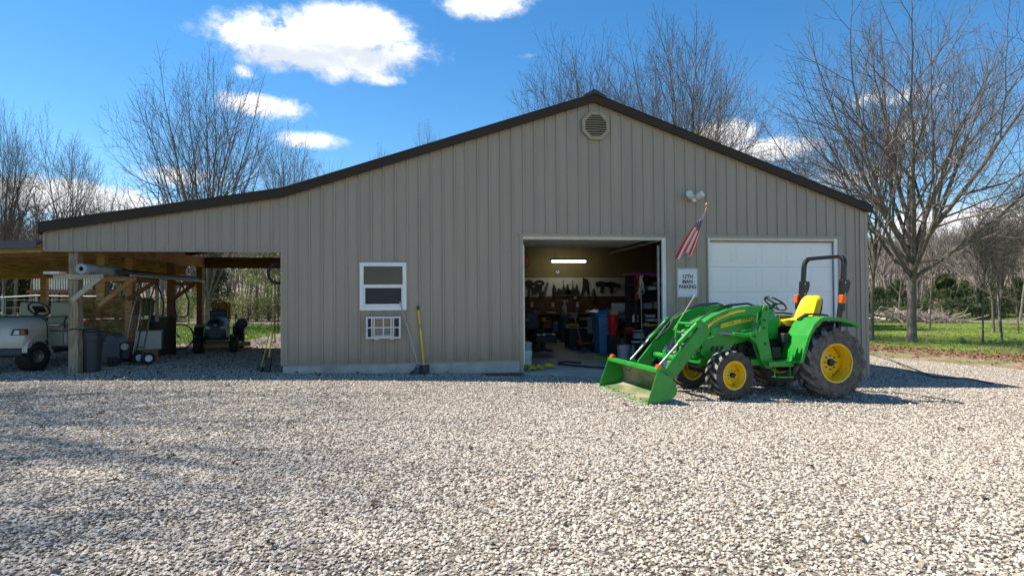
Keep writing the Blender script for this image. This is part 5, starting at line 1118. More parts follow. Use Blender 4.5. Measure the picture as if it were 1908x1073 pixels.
    for s in (1, -1):
        MB().beam((-.48, s*ry, 1.05), (bent(1.9), s*ry, 1.90), .062, .072, up=(1, 0, 0)).build('roll_bar_post', BK, t, bevel=.006)
        MB().prism([(bent(1.9)+.05, 1.93), (bent(1.9)-.10, 1.93), (bent(1.8)-.12, 1.86), (bent(1.7)-.10, 1.76), (bent(1.65)-.03, 1.64), (bent(1.65)+.05, 1.64)], s*ry-.045, s*ry+.045).build('hinge_plate', BK, t, bevel=.006)
        for dz in (1.70, 1.88): MB().cyl((bent(1.8), s*ry-.06, dz), (bent(1.8), s*ry+.06, dz), .014, n=8).build('hinge_pin', M_steel, t)
        MB().bx(-.56, -.47, s*(ry+.02) if s > 0 else s*(ry+.10), s*(ry+.10) if s > 0 else s*(ry+.02), 1.535, 1.675).build('amber_light', AM, t, bevel=.01)
        MB().bx(-.55, -.48, s*(ry+.03) if s > 0 else s*(ry+.09), s*(ry+.09) if s > 0 else s*(ry+.03), 1.41, 1.53).build('work_lamp', BK, t, bevel=.01)
    MB().bx(-.72, -.5, -.2, .2, .55, .9).build('rear_hitch', DK, t, bevel=.02)
    for s in (1, -1): MB().beam((-.4, s*.2, .45), (-.95, s*.3, .42), .03, .07).build('lift_arm', DK, t)
tractor()
# ------------------------------------------------------------------ trees
M_bark = mat('grey_bark', (.155, .132, .108), .9, var=.35, vscale=7, col2=(.27, .235, .195), c2lo=.52, c2hi=.68, c2scale=3, stretch=(2, 2, .7), bump=.02, bscale=12, spec=.2)
M_twig = mat('twig_bark', (.13, .11, .094), .9, var=.3, vscale=1.5, spec=.2)
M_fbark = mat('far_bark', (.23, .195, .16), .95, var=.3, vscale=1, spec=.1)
def grow(seed, H, r0, trunk_frac, nlimb, limb_ang, L0, Lmin, side=(.5, .85), wob=.05, trop=.02, keep=.87, twig_r=.006, shorter=.71, even=.35):
    """decurrent winter tree: every branch is a chain of shrinking steps that forks at each node"""
    R = random.Random(seed); wood = MB(); tw = MB(); lines = []
    def chain(p, d, Ln, r, lvl):
        pts = [p.copy()]; rs = [r]; az = R.uniform(0, 6.283)
        while Ln > Lmin and len(pts) < 22:
            d = (d + Vector((R.gauss(0, 1), R.gauss(0, 1), R.gauss(0, 1)))*wob + Vector((0, 0, trop))).normalized()
            p = p + d*Ln*R.uniform(.85, 1.15); r = max(twig_r*.8, r*.845); pts.append(p.copy()); rs.append(r)
            az += 2.4 + R.gauss(0, .5); o = d.orthogonal().normalized(); o.rotate(Matrix.Rotation(az, 3, d)); a = R.uniform(*side)
            chain(p, (d*math.cos(a) + o*math.sin(a)).normalized(), Ln*shorter*min(1.22, .90+.035*len(pts))*R.uniform(.86, 1.12), max(twig_r, r*R.uniform(.50, .70)), lvl+1)
            d = (d - o*R.uniform(.05, .2)).normalized(); Ln *= keep*R.uniform(.95, 1.05)
        if len(pts) > 1: rs[-1] = rs[-1]*.5; lines.append((pts, rs, lvl))
    th = H*trunk_frac; d = Vector((0, 0, 1)); p = Vector((0, 0, -.2)); pts = [p]; rs = [r0*1.5]
    for k in range(6):
        d = (d + Vector((R.gauss(0, 1), R.gauss(0, 1), 0))*.035).normalized(); p = p + d*((th+.2)/6); pts.append(p.copy()); rs.append(r0*(1.12-.30*(k+1)/6))
    lines.append((pts, rs, 0))
    for i in range(nlimb):
        a = 2.4*i + R.uniform(-.35, .35); u = (i+.5)/nlimb; ang = limb_ang*(u**even)*R.uniform(.88, 1.08) if i else .06
        f = 6*(1-.42*u*R.uniform(.6, 1)); jj = min(5, int(f)); q = pts[jj].lerp(pts[jj+1], min(1, f-jj))
        chain(q, Vector((math.sin(ang)*math.cos(a), math.sin(ang)*math.sin(a), math.cos(ang))), L0*R.uniform(.92, 1.05)*(.97 if i < 2 else 1.06-.14*u), r0*(.66-.26*u), 1)
    zs = sorted(q[-1].z for q, _, l in lines if l > 1); sc_ = H/(zs[int(len(zs)*.992)]+.15); rad = sorted(math.hypot(q[-1].x, q[-1].y)*sc_ for q, _, l in lines if l > 2)
    for q, rs, l in lines:
        big = rs[0] > .022; (wood if big else tw).tube([p*sc_ for p in q], rs, 10 if l == 0 else 6 if rs[0] > .05 else 4 if big else 3, caps=False)
    return wood, tw, 2*rad[int(len(rad)*.97)]
PROTO = {}; DIM = {}
def proto(key, *a, **k):
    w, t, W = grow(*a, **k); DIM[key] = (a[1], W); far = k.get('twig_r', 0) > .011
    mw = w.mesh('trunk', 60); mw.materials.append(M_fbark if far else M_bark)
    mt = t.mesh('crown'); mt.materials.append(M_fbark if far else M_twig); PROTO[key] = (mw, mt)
def tree(key, x, y, s, rz, label, group=None, name='bare_tree', sxy=1.0, tilt=0):
    t = thing(name, label, 'tree', (x, y, gz(x, y)), rz, group)
    for nm, me in zip(('trunk', 'crown'), PROTO[key]):
        o = bpy.data.objects.new(nm, me); COL.objects.link(o); o.parent = t; o.scale = (s*sxy, s*sxy, s); o.rotation_euler = (tilt, 0, 0)
    return t
def spot(px, dep):                       # ground position seen at column px, at a given distance
    p = at_d(px, 560, dep); return p.x, p.y
proto('oak', 11, 15.0, .25, .20, 15, 1.0, 1.45, .15, side=(.48, .88), wob=.055, trop=.036, twig_r=.0058, shorter=.72)
proto('vase', 5, 12, .19, .12, 15, .66, 1.35, .15, side=(.45, .85), wob=.05, trop=.030, twig_r=.0062, shorter=.71)
proto('tall', 23, 16.5, .21, .22, 15, .55, 1.6, .165, side=(.42, .80), wob=.045, trop=.036, twig_r=.0068, shorter=.71)
proto('slim', 31, 12, .12, .32, 11, .55, 1.1, .15, side=(.42, .82), wob=.06, trop=.032, twig_r=.0068, shorter=.72)
proto('pole', 37, 11, .095, .48, 9, .75, .95, .17, side=(.42, .8), wob=.09, trop=.015, twig_r=.0075, shorter=.74)
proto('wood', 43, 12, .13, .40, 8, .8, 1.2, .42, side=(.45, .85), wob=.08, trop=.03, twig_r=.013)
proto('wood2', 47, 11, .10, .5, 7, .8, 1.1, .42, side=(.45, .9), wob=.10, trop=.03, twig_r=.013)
B = 'bare trees around the barn'
def T(key, px, dep, H, W, rz, label, **k):
    x, y = spot(px, dep); h0, w0 = DIM[key]; s = H/h0
    return tree(key, x, y, s, rz, label, B, sxy=W/(w0*s), **k)
T('oak', 1697, 26.4, 15.4, 14.6, 1.9, 'largest bare oak right of the barn, thick trunk in the leaf litter')
T('vase', 385, 27, 12.3, 8.0, .6, 'large fan-shaped bare tree rising behind the lean-to roof')
T('tall', 1262, 31, 16.6, 10.0, .4, 'widest bare tree behind the barn ridge, right of the peak')
T('tall', 1080, 36, 17.6, 9.6, 2.6, 'bare tree directly behind the barn peak, left of the widest one')
T('slim', 1350, 33, 13.6, 6.5, 1.2, 'bare tree behind the right roof slope of the barn')
T('tall', 10, 34, 12.6, 4.6, 3.9, 'bare tree at the left edge of the picture')
T('slim', 120, 33, 11.6, 4.6, 5.1, 'upright bare tree left of the lean-to roof, its top above the carport')
T('slim', 195, 42, 10.4, 5.0, 2.1, 'smaller bare tree behind the carport, right of the upright one')
T('slim', 535, 36, 12.6, 4.6, 3.1, 'thin bare tree behind the kink of the barn roof')
T('pole', 700, 46, 13.6, 4.2, .3, 'bare treetop just showing above the left roof slope')
T('tall', 800, 58, 18.6, 4.8, 1.3, 'rounded bare treetop above the left roof slope')
T('pole', 615, 44, 12.2, 5.0, 2.2, 'low bare treetop beside the roof kink')
T('slim', 1624, 27.9, 12.5, 5.5, 4.4, 'dark bare tree close behind the right corner of the barn')
T('slim', 1470, 40, 14.2, 6.0, 2.4, 'bare tree behind the lower right roof edge')
T('pole', 1732, 38.2, 9.0, 4.0, 1.1, 'slender bare tree in the field, just right of the oak')
T('pole', 1830, 26.8, 6.6, 3.2, .2, 'thin crooked tree at the right, nearest the leaf strip')
T('pole', 1866, 26.9, 6.4, 3.0, 2.9, 'thinnest leaning tree at the right edge', tilt=.06)
T('slim', 1850, 33.5, 8.6, 5.0, 1.7, 'bare twin-trunk tree at the right, rear of the thin pair')
T('slim', 1861, 34.2, 8.0, 4.6, 4.2, 'second trunk of the pair of bare trees at the right')
T('pole', 1896, 33.0, 7.6, 4.0, 3.7, 'bare tree at the right edge of the field')
T('slim', 1965, 30.0, 10.0, 6.0, .7, 'bare tree past the right edge, branches reaching in')
# trees outside the frame on the left whose shadows fall on the drive
for k, (x, y, sc_, rz) in enumerate(((-12.2, -1.2, 1.55, 1.0), (-12.8, -3.2, 1.65, 2.0), (-12.0, -5.0, 1.5, 4.0), (-12.6, -6.6, 1.6, 5.2))):
    tree('slim', x, y, sc_, rz, 'bare tree beyond the left picture edge, %s, shading the gravel' % ('nearest the carport', 'second from the carport', 'middle of its row', 'nearest the viewer', 'behind the others')[k], B, sxy=.8)
# evergreens and leafy bushes: many small leaf faces through the crown's volume
def leafy(seed, w, h, n, leaf, cone, R=None):
    R = random.Random(seed); mb = MB(); core = MB()
    clumps = []
    for _ in range(46):
        z = R.random()**(1.3 if cone else .8); rad = (1-z)*.95+.05 if cone else math.sqrt(max(.05, 1-(2*z-1)**2)); a = R.uniform(0, 6.283); q = rad*math.sqrt(R.uniform(.25, 1))
        clumps.append((Vector((q*math.cos(a)*w/2, q*math.sin(a)*w/2, .12*h+z*h*.86)), R.uniform(.10, .2)*w*(1.1-z*.6 if cone else 1)))
    for _ in range(n):
        c, r = R.choice(clumps); v = Vector((R.gauss(0, 1), R.gauss(0, 1), R.gauss(0, .75)))*r*.62; p = c+v
        d = Vector((R.gauss(0, 1), R.gauss(0, 1), R.gauss(.4, 1))).normalized()*leaf*R.uniform(.6, 1.4); s = d.orthogonal().normalized(); s.rotate(Matrix.Rotation(R.random()*6.28, 3, d)); s *= leaf*.34
        mb.add([p-s, p+d*.5+s*.2, p+d, p+s], [(0, 1, 2, 3)])
    core.tube([(0, 0, -.1), (0, 0, h*.5), (0, 0, h*.9)], [w*.03, w*.022, w*.006], 6, caps=False)
    for c, r in clumps[:26]: core.tube([(0, 0, c.z*.7), tuple(c*.6+Vector((0, 0, c.z*.3))), tuple(c)], [w*.008, w*.006, w*.003], 4, caps=False)
    return core, mb
M_cedar = mat('cedar_foliage', (.050, .085, .028), .8, var=.45, vscale=2.5, col2=(.09, .11, .035), c2lo=.45, c2hi=.65, c2scale=1.2, spec=.2)
M_leaf = mat('spring_leaves', (.30, .37, .07), .7, var=.35, vscale=3, spec=.25)
M_bush = mat('olive_leaves', (.24, .24, .09), .8, var=.4, vscale=2, spec=.2)
def lproto(key, m, *a):
    c, l = leafy(*a); mc = c.mesh('trunk', 60); mc.materials.append(M_bark); ml = l.mesh('crown'); ml.materials.append(m); PROTO[key] = (mc, ml)
lproto('cedar', M_cedar, 3, 3.0, 3.6, 9000, .13, True); lproto('cedar2', M_cedar, 4, 3.6, 3.0, 9000, .13, True); lproto('leafy', M_leaf, 8, 3.4, 4.6, 2600, .11, False); lproto('bush', M_bush, 9, 2.6, 1.5, 2600, .09, False)
C_ = 'evergreens and bushes at the wood edge'
def E(key, px, dep, s, rz, label, name='cedar_tree', **k):
    x, y = spot(px, dep); t = tree(key, x, y, s, rz, label, C_, name=name, **k); t['category'] = 'bush' if name.endswith('bush') else 'tree'; return t
E('cedar', 1762, 50, 1.12, .3, 'dark green cedar right of the brush pile', sxy=1.5); E('cedar2', 1638, 52, .95, 1.3, 'green cedar beside the barn corner, beyond the brush pile', sxy=1.0)
E('cedar', 1672, 56, 1.0, 2.3, 'paler cedar behind the oak trunk', sxy=1.2); E('cedar2', 1826, 51, 1.0, 3.3, 'broad cedar behind the thin crooked tree', sxy=1.0)
E('cedar', 1800, 56, .9, 1.0, 'small cedar between the two broad cedars'); E('cedar', 1898, 50, 1.0, 4.3, 'cedar at the right edge of the picture', sxy=1.1); E('cedar2', 1864, 54, .85, 5.3, 'low cedar behind the twin trunks', sxy=1.1)
E('cedar', 1518, 38, 2.55, .9, 'tall thin cedar above the right roof edge', sxy=.72); E('cedar', 1560, 42, 2.0, 2.2, 'shorter cedar right of the tall one, above the roof edge', sxy=.8)
E('leafy', 478, 33, .82, .4, 'fresh light green tree seen under the lean-to roof', name='leafing_tree'); E('leafy', 352, 30, .38, 2.0, 'small light green sapling seen between the posts', name='leafing_tree')
E('cedar', 402, 38, 1.3, 2.4, 'dark cedar behind the mower, under the lean-to roof', sxy=.8); E('cedar2', 60, 40, 1.7, 1.4, 'dark cedar behind the golf cart fence', sxy=1.2); E('cedar', 10, 38, 1.6, .5, 'dark cedar at the left edge behind the fence', sxy=1.3)
E('cedar', 150, 42, 1.5, 4.1, 'dark cedar behind the white deck rail', sxy=1.4)
for k, (px, dep, s) in enumerate(((425, 33, .9), (462, 32, 1.0), (500, 33, .95), (530, 34, 1.0), (330, 33, .8), (300, 34, 1.0))):
    E('bush', px, dep, s, k*1.1, ['olive bush left of the mower seat', 'olive bush under the light green tree', 'olive bush near the barn corner, far side of the lawn', 'olive bush half hidden by the barn corner', 'low olive bush between the posts', 'olive bush behind the barrel'][k], name='wood_edge_bush')
E('leafy', 615, 40, 1.75, 1.0, 'pale leafing treetop behind the roof kink', name='leafing_tree', sxy=.8); E('leafy', 545, 41, 1.62, 3.0, 'faint green treetop just above the roof kink', name='leafing_tree', sxy=.8)
# woods: near trunks that can be told apart behind the lean-to, then a far mass
R = random.Random(99); WG = 'bare trees of the wood behind the lean-to'
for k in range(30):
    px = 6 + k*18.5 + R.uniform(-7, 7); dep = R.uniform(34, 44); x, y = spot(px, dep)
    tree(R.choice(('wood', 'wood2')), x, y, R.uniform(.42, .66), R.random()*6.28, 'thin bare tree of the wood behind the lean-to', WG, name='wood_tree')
def far_wood(name, az0, az1, d0, d1, dens, s0, s1):
    """a far mass of bare trees nobody could count: instances over a ring sector of forest floor"""
    shapes = []
    for key in ('wood', 'wood2'):
        vs = []; fs = []
        for me in PROTO[key]:
            o = len(vs); vs += [tuple(v.co) for v in me.vertices]; fs += [tuple(i+o for i in p.vertices) for p in me.polygons]
        shapes.append((vs, fs))
    def fn(u, v):
        a = math.radians(az0+(az1-az0)*u); D = d0+(d1-d0)*v; x, y = CAM.x+D*math.sin(a), CAM.y+D*math.cos(a); return (x, y, gz(x, y)-.1)
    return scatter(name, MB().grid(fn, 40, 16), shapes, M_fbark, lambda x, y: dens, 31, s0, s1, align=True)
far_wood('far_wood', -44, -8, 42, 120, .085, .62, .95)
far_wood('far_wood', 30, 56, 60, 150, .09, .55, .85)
# ------------------------------------------------------------------ things on the front wall
def wp(px, py, Y=-.03): p = at_y(px, py, Y); return p.x, p.z
x, z = wp(1290, 368); t = thing('flood_light', 'white twin-head motion flood light high on the barn wall', 'light', (x, -.03, z))
M_wp = mat('white_plastic', (.66, .66, .64), .45, var=.05)
MB().lathe([(.07, 0), (.07, -.03), (.05, -.05), (0, -.05)], (0, 0, 0), 'y', 20).build('base', M_wp, t, smooth=40)
for s in (-1, 1):
    h = MB().lathe([(.02, .03), (.06, .02), (.075, -.05), (.07, -.12), (.0, -.10)], (0, 0, 0), 'y', 20).build('lamp_head', M_wp, t, smooth=40, loc=(s*.085, -.07, .005)); h.rotation_euler = (-.35, 0, s*.5)
MB().bx(-.045, .045, -.10, -.03, -.11, -.035).build('motion_sensor', M_wp, t, bevel=.015)
# flag on an angled pole
bx_, bz_ = wp(1283, 480, -.05); tx, tz = wp(1317, 386, -1.0)
t = thing('flag', 'red white and blue flag on a gold-tipped pole between the doors', 'flag', (bx_, -.05, bz_))
tip = Vector((tx-bx_, -.95, tz-bz_))
MB().cyl((0, 0, 0), tip, .011).build('pole', M_wp, t, smooth=50)
MB().lathe([(0, -.045), (.018, -.045), (.022, -.02), (.012, 0), (.026, .02), (.03, .045), (.02, .07), (0, .08)], tip, 'z', 14).build('finial', mat('gold', (.55, .27, .07), .3, .4), t, smooth=50)
MB().lathe([(.05, 0), (.05, .02), (.03, .03), (.025, -.0)], (0, .03, -.0), 'y', 16).cyl((0, .03, 0), tip*.10, .022).build('bracket', M_wp, t, smooth=40)
fm = bpy.data.materials.new('flag_cloth'); fm.use_nodes = True
def flag_cloth():
    """cloth hangs off the pole: u runs down the fly, v along the hoist; stripes and canton follow the cloth's own uv"""
    me_v, me_f, uv = [], [], []; nu, nv = 36, 26
    bl, br = Vector(wp2(1257, 480)), Vector(wp2(1292, 470))
    for j in range(nv+1):
        v = j/nv; h = (tip*.97).lerp(tip*.60, v) + Vector((0, -.01, 0)); e = bl.lerp(br, v) + Vector((0, 0, -.05*math.sin(v*math.pi*3)))
        for i in range(nu+1):
            u = i/nu; p = h.lerp(e, u**.9); fold = .035*math.sin(v*14.0+u*1.2)*(.25+.75*u)
            p = p + Vector((.03*math.sin(u*math.pi)*(2*v-1)+fold*.18, fold-.03, .02*math.sin(u*math.pi))); me_v.append(tuple(p)); uv.append((u, v))
    for j in range(nv):
        for i in range(nu): a = j*(nu+1)+i; me_f.append((a, a+1, a+nu+2, a+nu+1))
    me = bpy.data.meshes.new('cloth'); me.from_pydata(me_v, [], me_f)
    L_ = me.uv_layers.new(name='uv')
    for l in me.loops: L_.data[l.index].uv = uv[l.vertex_index]
    me.polygons.foreach_set('use_smooth', [True]*len(me.polygons)); me.materials.append(fm)
    o = bpy.data.objects.new('cloth', me); COL.objects.link(o); o.parent = t
def wp2(px, py): p = at_y(px, py, -.62); return (p.x-bx_, p.y+.05, p.z-bz_)
flag_cloth()
def flag_mat():
    nt = fm.node_tree; N = nt.nodes; K = nt.links; b = N['Principled BSDF']; b.inputs['Roughness'].default_value = .75
    tc = N.new('ShaderNodeUVMap'); sp = N.new('ShaderNodeSeparateXYZ'); K.new(tc.outputs[0], sp.inputs[0])
    def mth(op, a, bb):
        n = N.new('ShaderNodeMath'); n.operation = op
        for i, v in enumerate((a, bb)):
            if isinstance(v, (int, float)): n.inputs[i].default_value = v
            else: K.new(v, n.inputs[i])
        return n.outputs[0]
    st = mth('GREATER_THAN', mth('PINGPONG', mth('MULTIPLY', sp.outputs[1], 13), 1.0), .5)
    st = mth('LESS_THAN', mth('MODULO', mth('MULTIPLY', sp.outputs[1], 9), 2.0), 1.0)
    mx = N.new('ShaderNodeMix'); mx.data_type = 'RGBA'; K.new(st, mx.inputs[0]); mx.inputs[6].default_value = (.92, .90, .88, 1); mx.inputs[7].default_value = (.85, .02, .035, 1)
    can = mth('MULTIPLY', mth('LESS_THAN', sp.outputs[0], .30), mth('LESS_THAN', sp.outputs[1], .80))
    vo = N.new('ShaderNodeTexVoronoi'); vo.inputs['Scale'].default_value = 1; vo.inputs['Randomness'].default_value = 0
    mp = N.new('ShaderNodeMapping'); mp.inputs['Scale'].default_value = (22, 15, 1); K.new(tc.outputs[0], mp.inputs[0]); K.new(mp.outputs[0], vo.inputs['Vector'])
    star = mth('LESS_THAN', vo.outputs['Distance'], .26)
    m2 = N.new('ShaderNodeMix'); m2.data_type = 'RGBA'; K.new(star, m2.inputs[0]); m2.inputs[6].default_value = (.015, .02, .10, 1); m2.inputs[7].default_value = (.72, .72, .72, 1)
    m3 = N.new('ShaderNodeMix'); m3.data_type = 'RGBA'; K.new(can, m3.inputs[0]); K.new(mx.outputs[2], m3.inputs[6]); K.new(m2.outputs[2], m3.inputs[7]); K.new(m3.outputs[2], b.inputs['Base Color'])
    tr = N.new('ShaderNodeBsdfTranslucent'); K.new(m3.outputs[2], tr.inputs[0]); ms = N.new('ShaderNodeMixShader'); ms.inputs[0].default_value = .3
    K.new(b.outputs[0], ms.inputs[1]); K.new(tr.outputs[0], ms.inputs[2]); K.new(ms.outputs[0], N['Material Output'].inputs[0])
flag_mat()
# parking sign
x0, z1 = wp(1261, 499.5, -.035); x1, z0 = wp(1301, 554, -.035); cx, cz = (x0+x1)/2, (z0+z1)/2; sw_, sh_ = (x1-x0)/2, (z1-z0)/2
t = thing('parking_sign', 'white 12th man parking sign between the two overhead doors', 'sign', (cx, -.035, cz))
def rrect(w, h, r): return [(sx*(w-r)+r*math.cos(a0+k*math.pi/8), sz*(h-r)+r*math.sin(a0+k*math.pi/8)) for sx, sz, a0 in ((1, 1, 0), (-1, 1, math.pi/2), (-1, -1, math.pi), (1, -1, 1.5*math.pi)) for k in range(5)]
M_sw = mat('sign_white', (.74, .75, .78), .4, var=.02); M_sd = mat('sign_maroon', (.09, .012, .03), .5, var=0)
MB().prism(rrect(sw_, sh_, .03), -.004, .004).build('plate', M_sw, t)
o_, i_ = rrect(sw_-.012, sh_-.012, .025), rrect(sw_-.020, sh_-.020, .018); mb = MB(); n = len(o_)
mb.add([(a, -.0065, b) for a, b in o_]+[(a, -.0065, b) for a, b in i_], [(k, (k+1) % n, n+(k+1) % n, n+k) for k in range(n)]); mb.build('border', M_sd, t)
for txt, dz, sz, sx in (('12TH', .125, .108, .95), ('MAN', .02, .108, .95), ('PARKING', -.085, .108, .84)):
    text_obj('lettering', txt, sz, M_sd, t, Matrix.Translation((0, -.006, dz)) @ Matrix.Rotation(math.pi/2, 4, 'X'), .0008, sx, .0035)
for s in (-1, 1): MB().cyl((s*.09, -.004, -sh_+.05), (s*.09, -.012, -sh_+.05), .011, n=10).build('bolt', M_steel, t)
# empty air-conditioner sleeve under the window
x0, z1 = wp(682, 590, -.1); x1, z0 = wp(747, 630, -.1); t = thing('air_conditioner_sleeve', 'white open sleeve with grid bars under the window', 'sleeve', (0, -.031, 0))
mb = MB(); e = .034
for a, b, c, d in ((x0, x1, z1-e, z1), (x0, x1, z0, z0+e), (x0, x0+e, z0+e, z1-e), (x1-e, x1, z0+e, z1-e)): mb.bx(a, b, -.12, .0, c, d)
mb.build('frame', M_wp, t, bevel=.004); W_ = x1-x0; zm = (z0+z1)/2
MB().bx(x0+e, x1-e, -.10, -.085, zm-.012, zm+.012).build('cross_bar', M_wp, t)
for f in (.17, .235, .5, .72, .785): MB().bx(x0+W_*f-.011, x0+W_*f+.011, -.112, -.097, z0+e, z1-e).build('upright_bar', M_wp, t)
MB().bx(x0+e, x0+W_*.165, -.055, -.05, z0+e, z1-e).bx(x1-W_*.165, x1-e, -.055, -.05, z0+e, z1-e).build('side_screen', M_screen, t); MB().bx(x0+W_*.25, x1-W_*.22, -.07, -.06, z0+e, z0+e+.03).build('inner_ledge', M_wp, t)
for f in (.25, .7): MB().bx(x0+W_*f, x0+W_*f+.07, -.11, -.0, z0-.018, z0).build('foot', M_wp, t)
MB().bx(x0+.01, x1-.01, -.002, .0, z0+.01, z1-.01).build('back_sheet', M_siding, t)
# rake and yellow-handled tool leaning under the window
ax, az = wp(745, 562, -.06); gx = wp(778, 672, -.18)[0]
t = thing('leaf_rake', 'leaf rake with grey handle leaning on the wall below the window', 'rake', (gx, 0, gz(gx)))
top_ = Vector((ax-gx, -.045, az-gz(gx))); hd_ = Vector((.0, -.16, .235))
MB().cyl(hd_, top_, .0125, n=10).build('handle', mat('grey_handle', (.42, .40, .37), .6, var=.1), t, smooth=50)
MB().prism([(-.03, .2), (.03, .2), (.045, .12), (-.045, .12)], -.172, -.15).build('socket', mat('blue_steel', (.10, .14, .19), .4, .5), t)
for k in range(15):
    a = (k-7)/7; MB().tube([(a*.03, -.165, .16), (a*.10, -.185, .07), (a*.21+.02, -.22, .028), (a*.235+.02, -.24, .012)], .004, 5).build('tine', M_tool, t)
MB().tube([(-.12, -.195, .055), (.02, -.20, .055), (.15, -.195, .055)], .005, 5).build('spreader', M_tool, t)
ax, az = wp(779, 570, -.05); gx = wp(790, 686, -.12)[0]
t = thing('digging_shovel', 'long yellow fibreglass handle with black grip leaning on the wall', 'shovel', (gx, 0, gz(gx))); top_ = Vector((ax-gx, -.04, az-gz(gx))); b0 = Vector((0, -.11, .16))
MB().cyl(b0, b0.lerp(top_, .62), .021, .020, n=12).cyl(b0.lerp(top_, .70), b0.lerp(top_, .93), .020, n=12).build('handle', mat('safety_yellow', (.72, .50, .01), .4, var=.05), t, smooth=50)
MB().cyl(b0.lerp(top_, .62), b0.lerp(top_, .70), .016, n=12).build('worn_band', mat('worn_yellow', (.38, .26, .03), .5), t); MB().cyl(b0.lerp(top_, .93), top_, .024, n=12).build('grip', M_blk, t)
MB().grid(lambda u, v: ((u-.5)*.2*(1-.5*max(0, v-.6)), -.14+.05*(2*u-1)**2-.04*v, .19-.26*v), 6, 6).build('blade', M_tool, t, solid=.004)
# mat by the door and small debris along the wall
x, z = wp(940, 704, -.35); o = MB().bx(-.37, .37, -.12, .12, 0, .022).build('door_mat', mat('brown_mat', (.12, .065, .04), .9, var=.25, vscale=30, bump=.004, bscale=80), loc=(x, -.30, gz(x)+.03), bevel=.006); tag(o, 'brown mat on the gravel left of the open door', 'mat')
# ------------------------------------------------------------------ dry leaves
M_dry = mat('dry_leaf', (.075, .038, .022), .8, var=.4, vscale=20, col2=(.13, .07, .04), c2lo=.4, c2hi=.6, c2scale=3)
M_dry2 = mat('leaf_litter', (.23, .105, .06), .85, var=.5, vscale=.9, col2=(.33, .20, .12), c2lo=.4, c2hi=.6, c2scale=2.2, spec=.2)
def leaf_shape(seed, L_=1.0):
    R = random.Random(seed); v = []; n = 9
    for k in range(n+1):
        u = k/n; w = .30*math.sin(math.pi*u**.8)*(1.25 if k % 2 else .62); z = .16*math.sin(u*math.pi)+.1*u*u
        v += [((u-.5)*L_, -w*L_, z+.12*abs(w)/.3+R.uniform(-.03, .05)), ((u-.5)*L_, 0, z-.03), ((u-.5)*L_, w*L_, z+.14*abs(w)/.3+R.uniform(-.03, .05))]
    f = [(3*k+i, 3*k+i+1, 3*k+i+4, 3*k+i+3) for k in range(n) for i in (0, 1)]
    return v, f
LEAVES = [leaf_shape(i) for i in range(5)]
LM = []
for v, f in LEAVES:
    me = bpy.data.meshes.new('dry_leaf'); me.from_pydata(v, [], f); me.materials.append(M_dry); LM.append(me)
def gpt(px, py, dz=.03):
    d = ray(px, py); tt = 8.0
    for _ in range(40): p = CAM+d*tt; tt = (gz(p.x, p.y)+dz-CAM.z)/d.z
    return CAM+d*tt
R = random.Random(21)
seen = [(372, 800), (617, 817), (165, 775), (547, 797), (440, 862), (1735, 893), (1856, 862), (1832, 926), (1602, 1003), (1742, 745), (700, 940), (780, 720), (880, 770), (1415, 945), (1030, 1020), (500, 1015), (320, 850), (213, 897), (1165, 755), (985, 830), (600, 955), (1790, 800), (1510, 870), (240, 720), (190, 770), (1270, 860)]
for k, (px, py) in enumerate(seen):
    p = gpt(px, py); o = bpy.data.objects.new('dry_leaf', LM[k % 5]); COL.objects.link(o); o.location = p; o.rotation_euler = (R.uniform(-.5, .5), R.uniform(-.5, .5), R.uniform(0, 6.28)); s = R.uniform(.05, .09); o.scale = (s, s, s)
    tag(o, 'curled brown dry leaf lying on the gravel', 'leaf', 'dry leaves on the gravel')
def dens_l(x, y):
    e = x-xr_gravel(y); return 34*smooth01(2.0, 3.3, e)*(1-smooth01(5.4, 7.2, e)) + 2.0*(1 if e > 0 else 0)
scatter('leaf_litter', carrier(12, 34, -3, 22, .5, .03, lambda x, y: 0 < x-xr_gravel(y) < 9.5), LEAVES, M_dry2, dens_l, 4, .09, .17, flat=True)
# dead leaves drifted against the wall and under the lean-to
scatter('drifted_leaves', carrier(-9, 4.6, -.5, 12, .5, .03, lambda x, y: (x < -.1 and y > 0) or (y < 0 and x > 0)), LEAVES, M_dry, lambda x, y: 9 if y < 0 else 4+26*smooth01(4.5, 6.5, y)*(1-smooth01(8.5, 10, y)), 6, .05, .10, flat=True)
# fallen branch right of the tractor
pts = [gpt(1655, 668), gpt(1690, 688), gpt(1740, 704), gpt(1800, 712), gpt(1850, 716)]
t = thing('fallen_branch', 'thin fallen branch on the gravel right of the tractor', 'branch', pts[1]); rel = [p-pts[1]+Vector((0, 0, .02+.06*(i % 2))) for i, p in enumerate(pts)]
MB().tube(rel, [.006, .014, .018, .02, .022], 7).build('stem', M_twig, t, smooth=60); MB().tube([rel[1], rel[1]+Vector((-.3, .5, .18)), rel[1]+Vector((-.55, .9, .3))], [.01, .007, .004], 5).build('twig', M_twig, t, smooth=60); MB().tube([rel[2], rel[2]+Vector((-.45, .5, .15)), rel[2]+Vector((-.7, 1.1, .12))], [.01, .007, .004], 5).build('twig', M_twig, t, smooth=60)
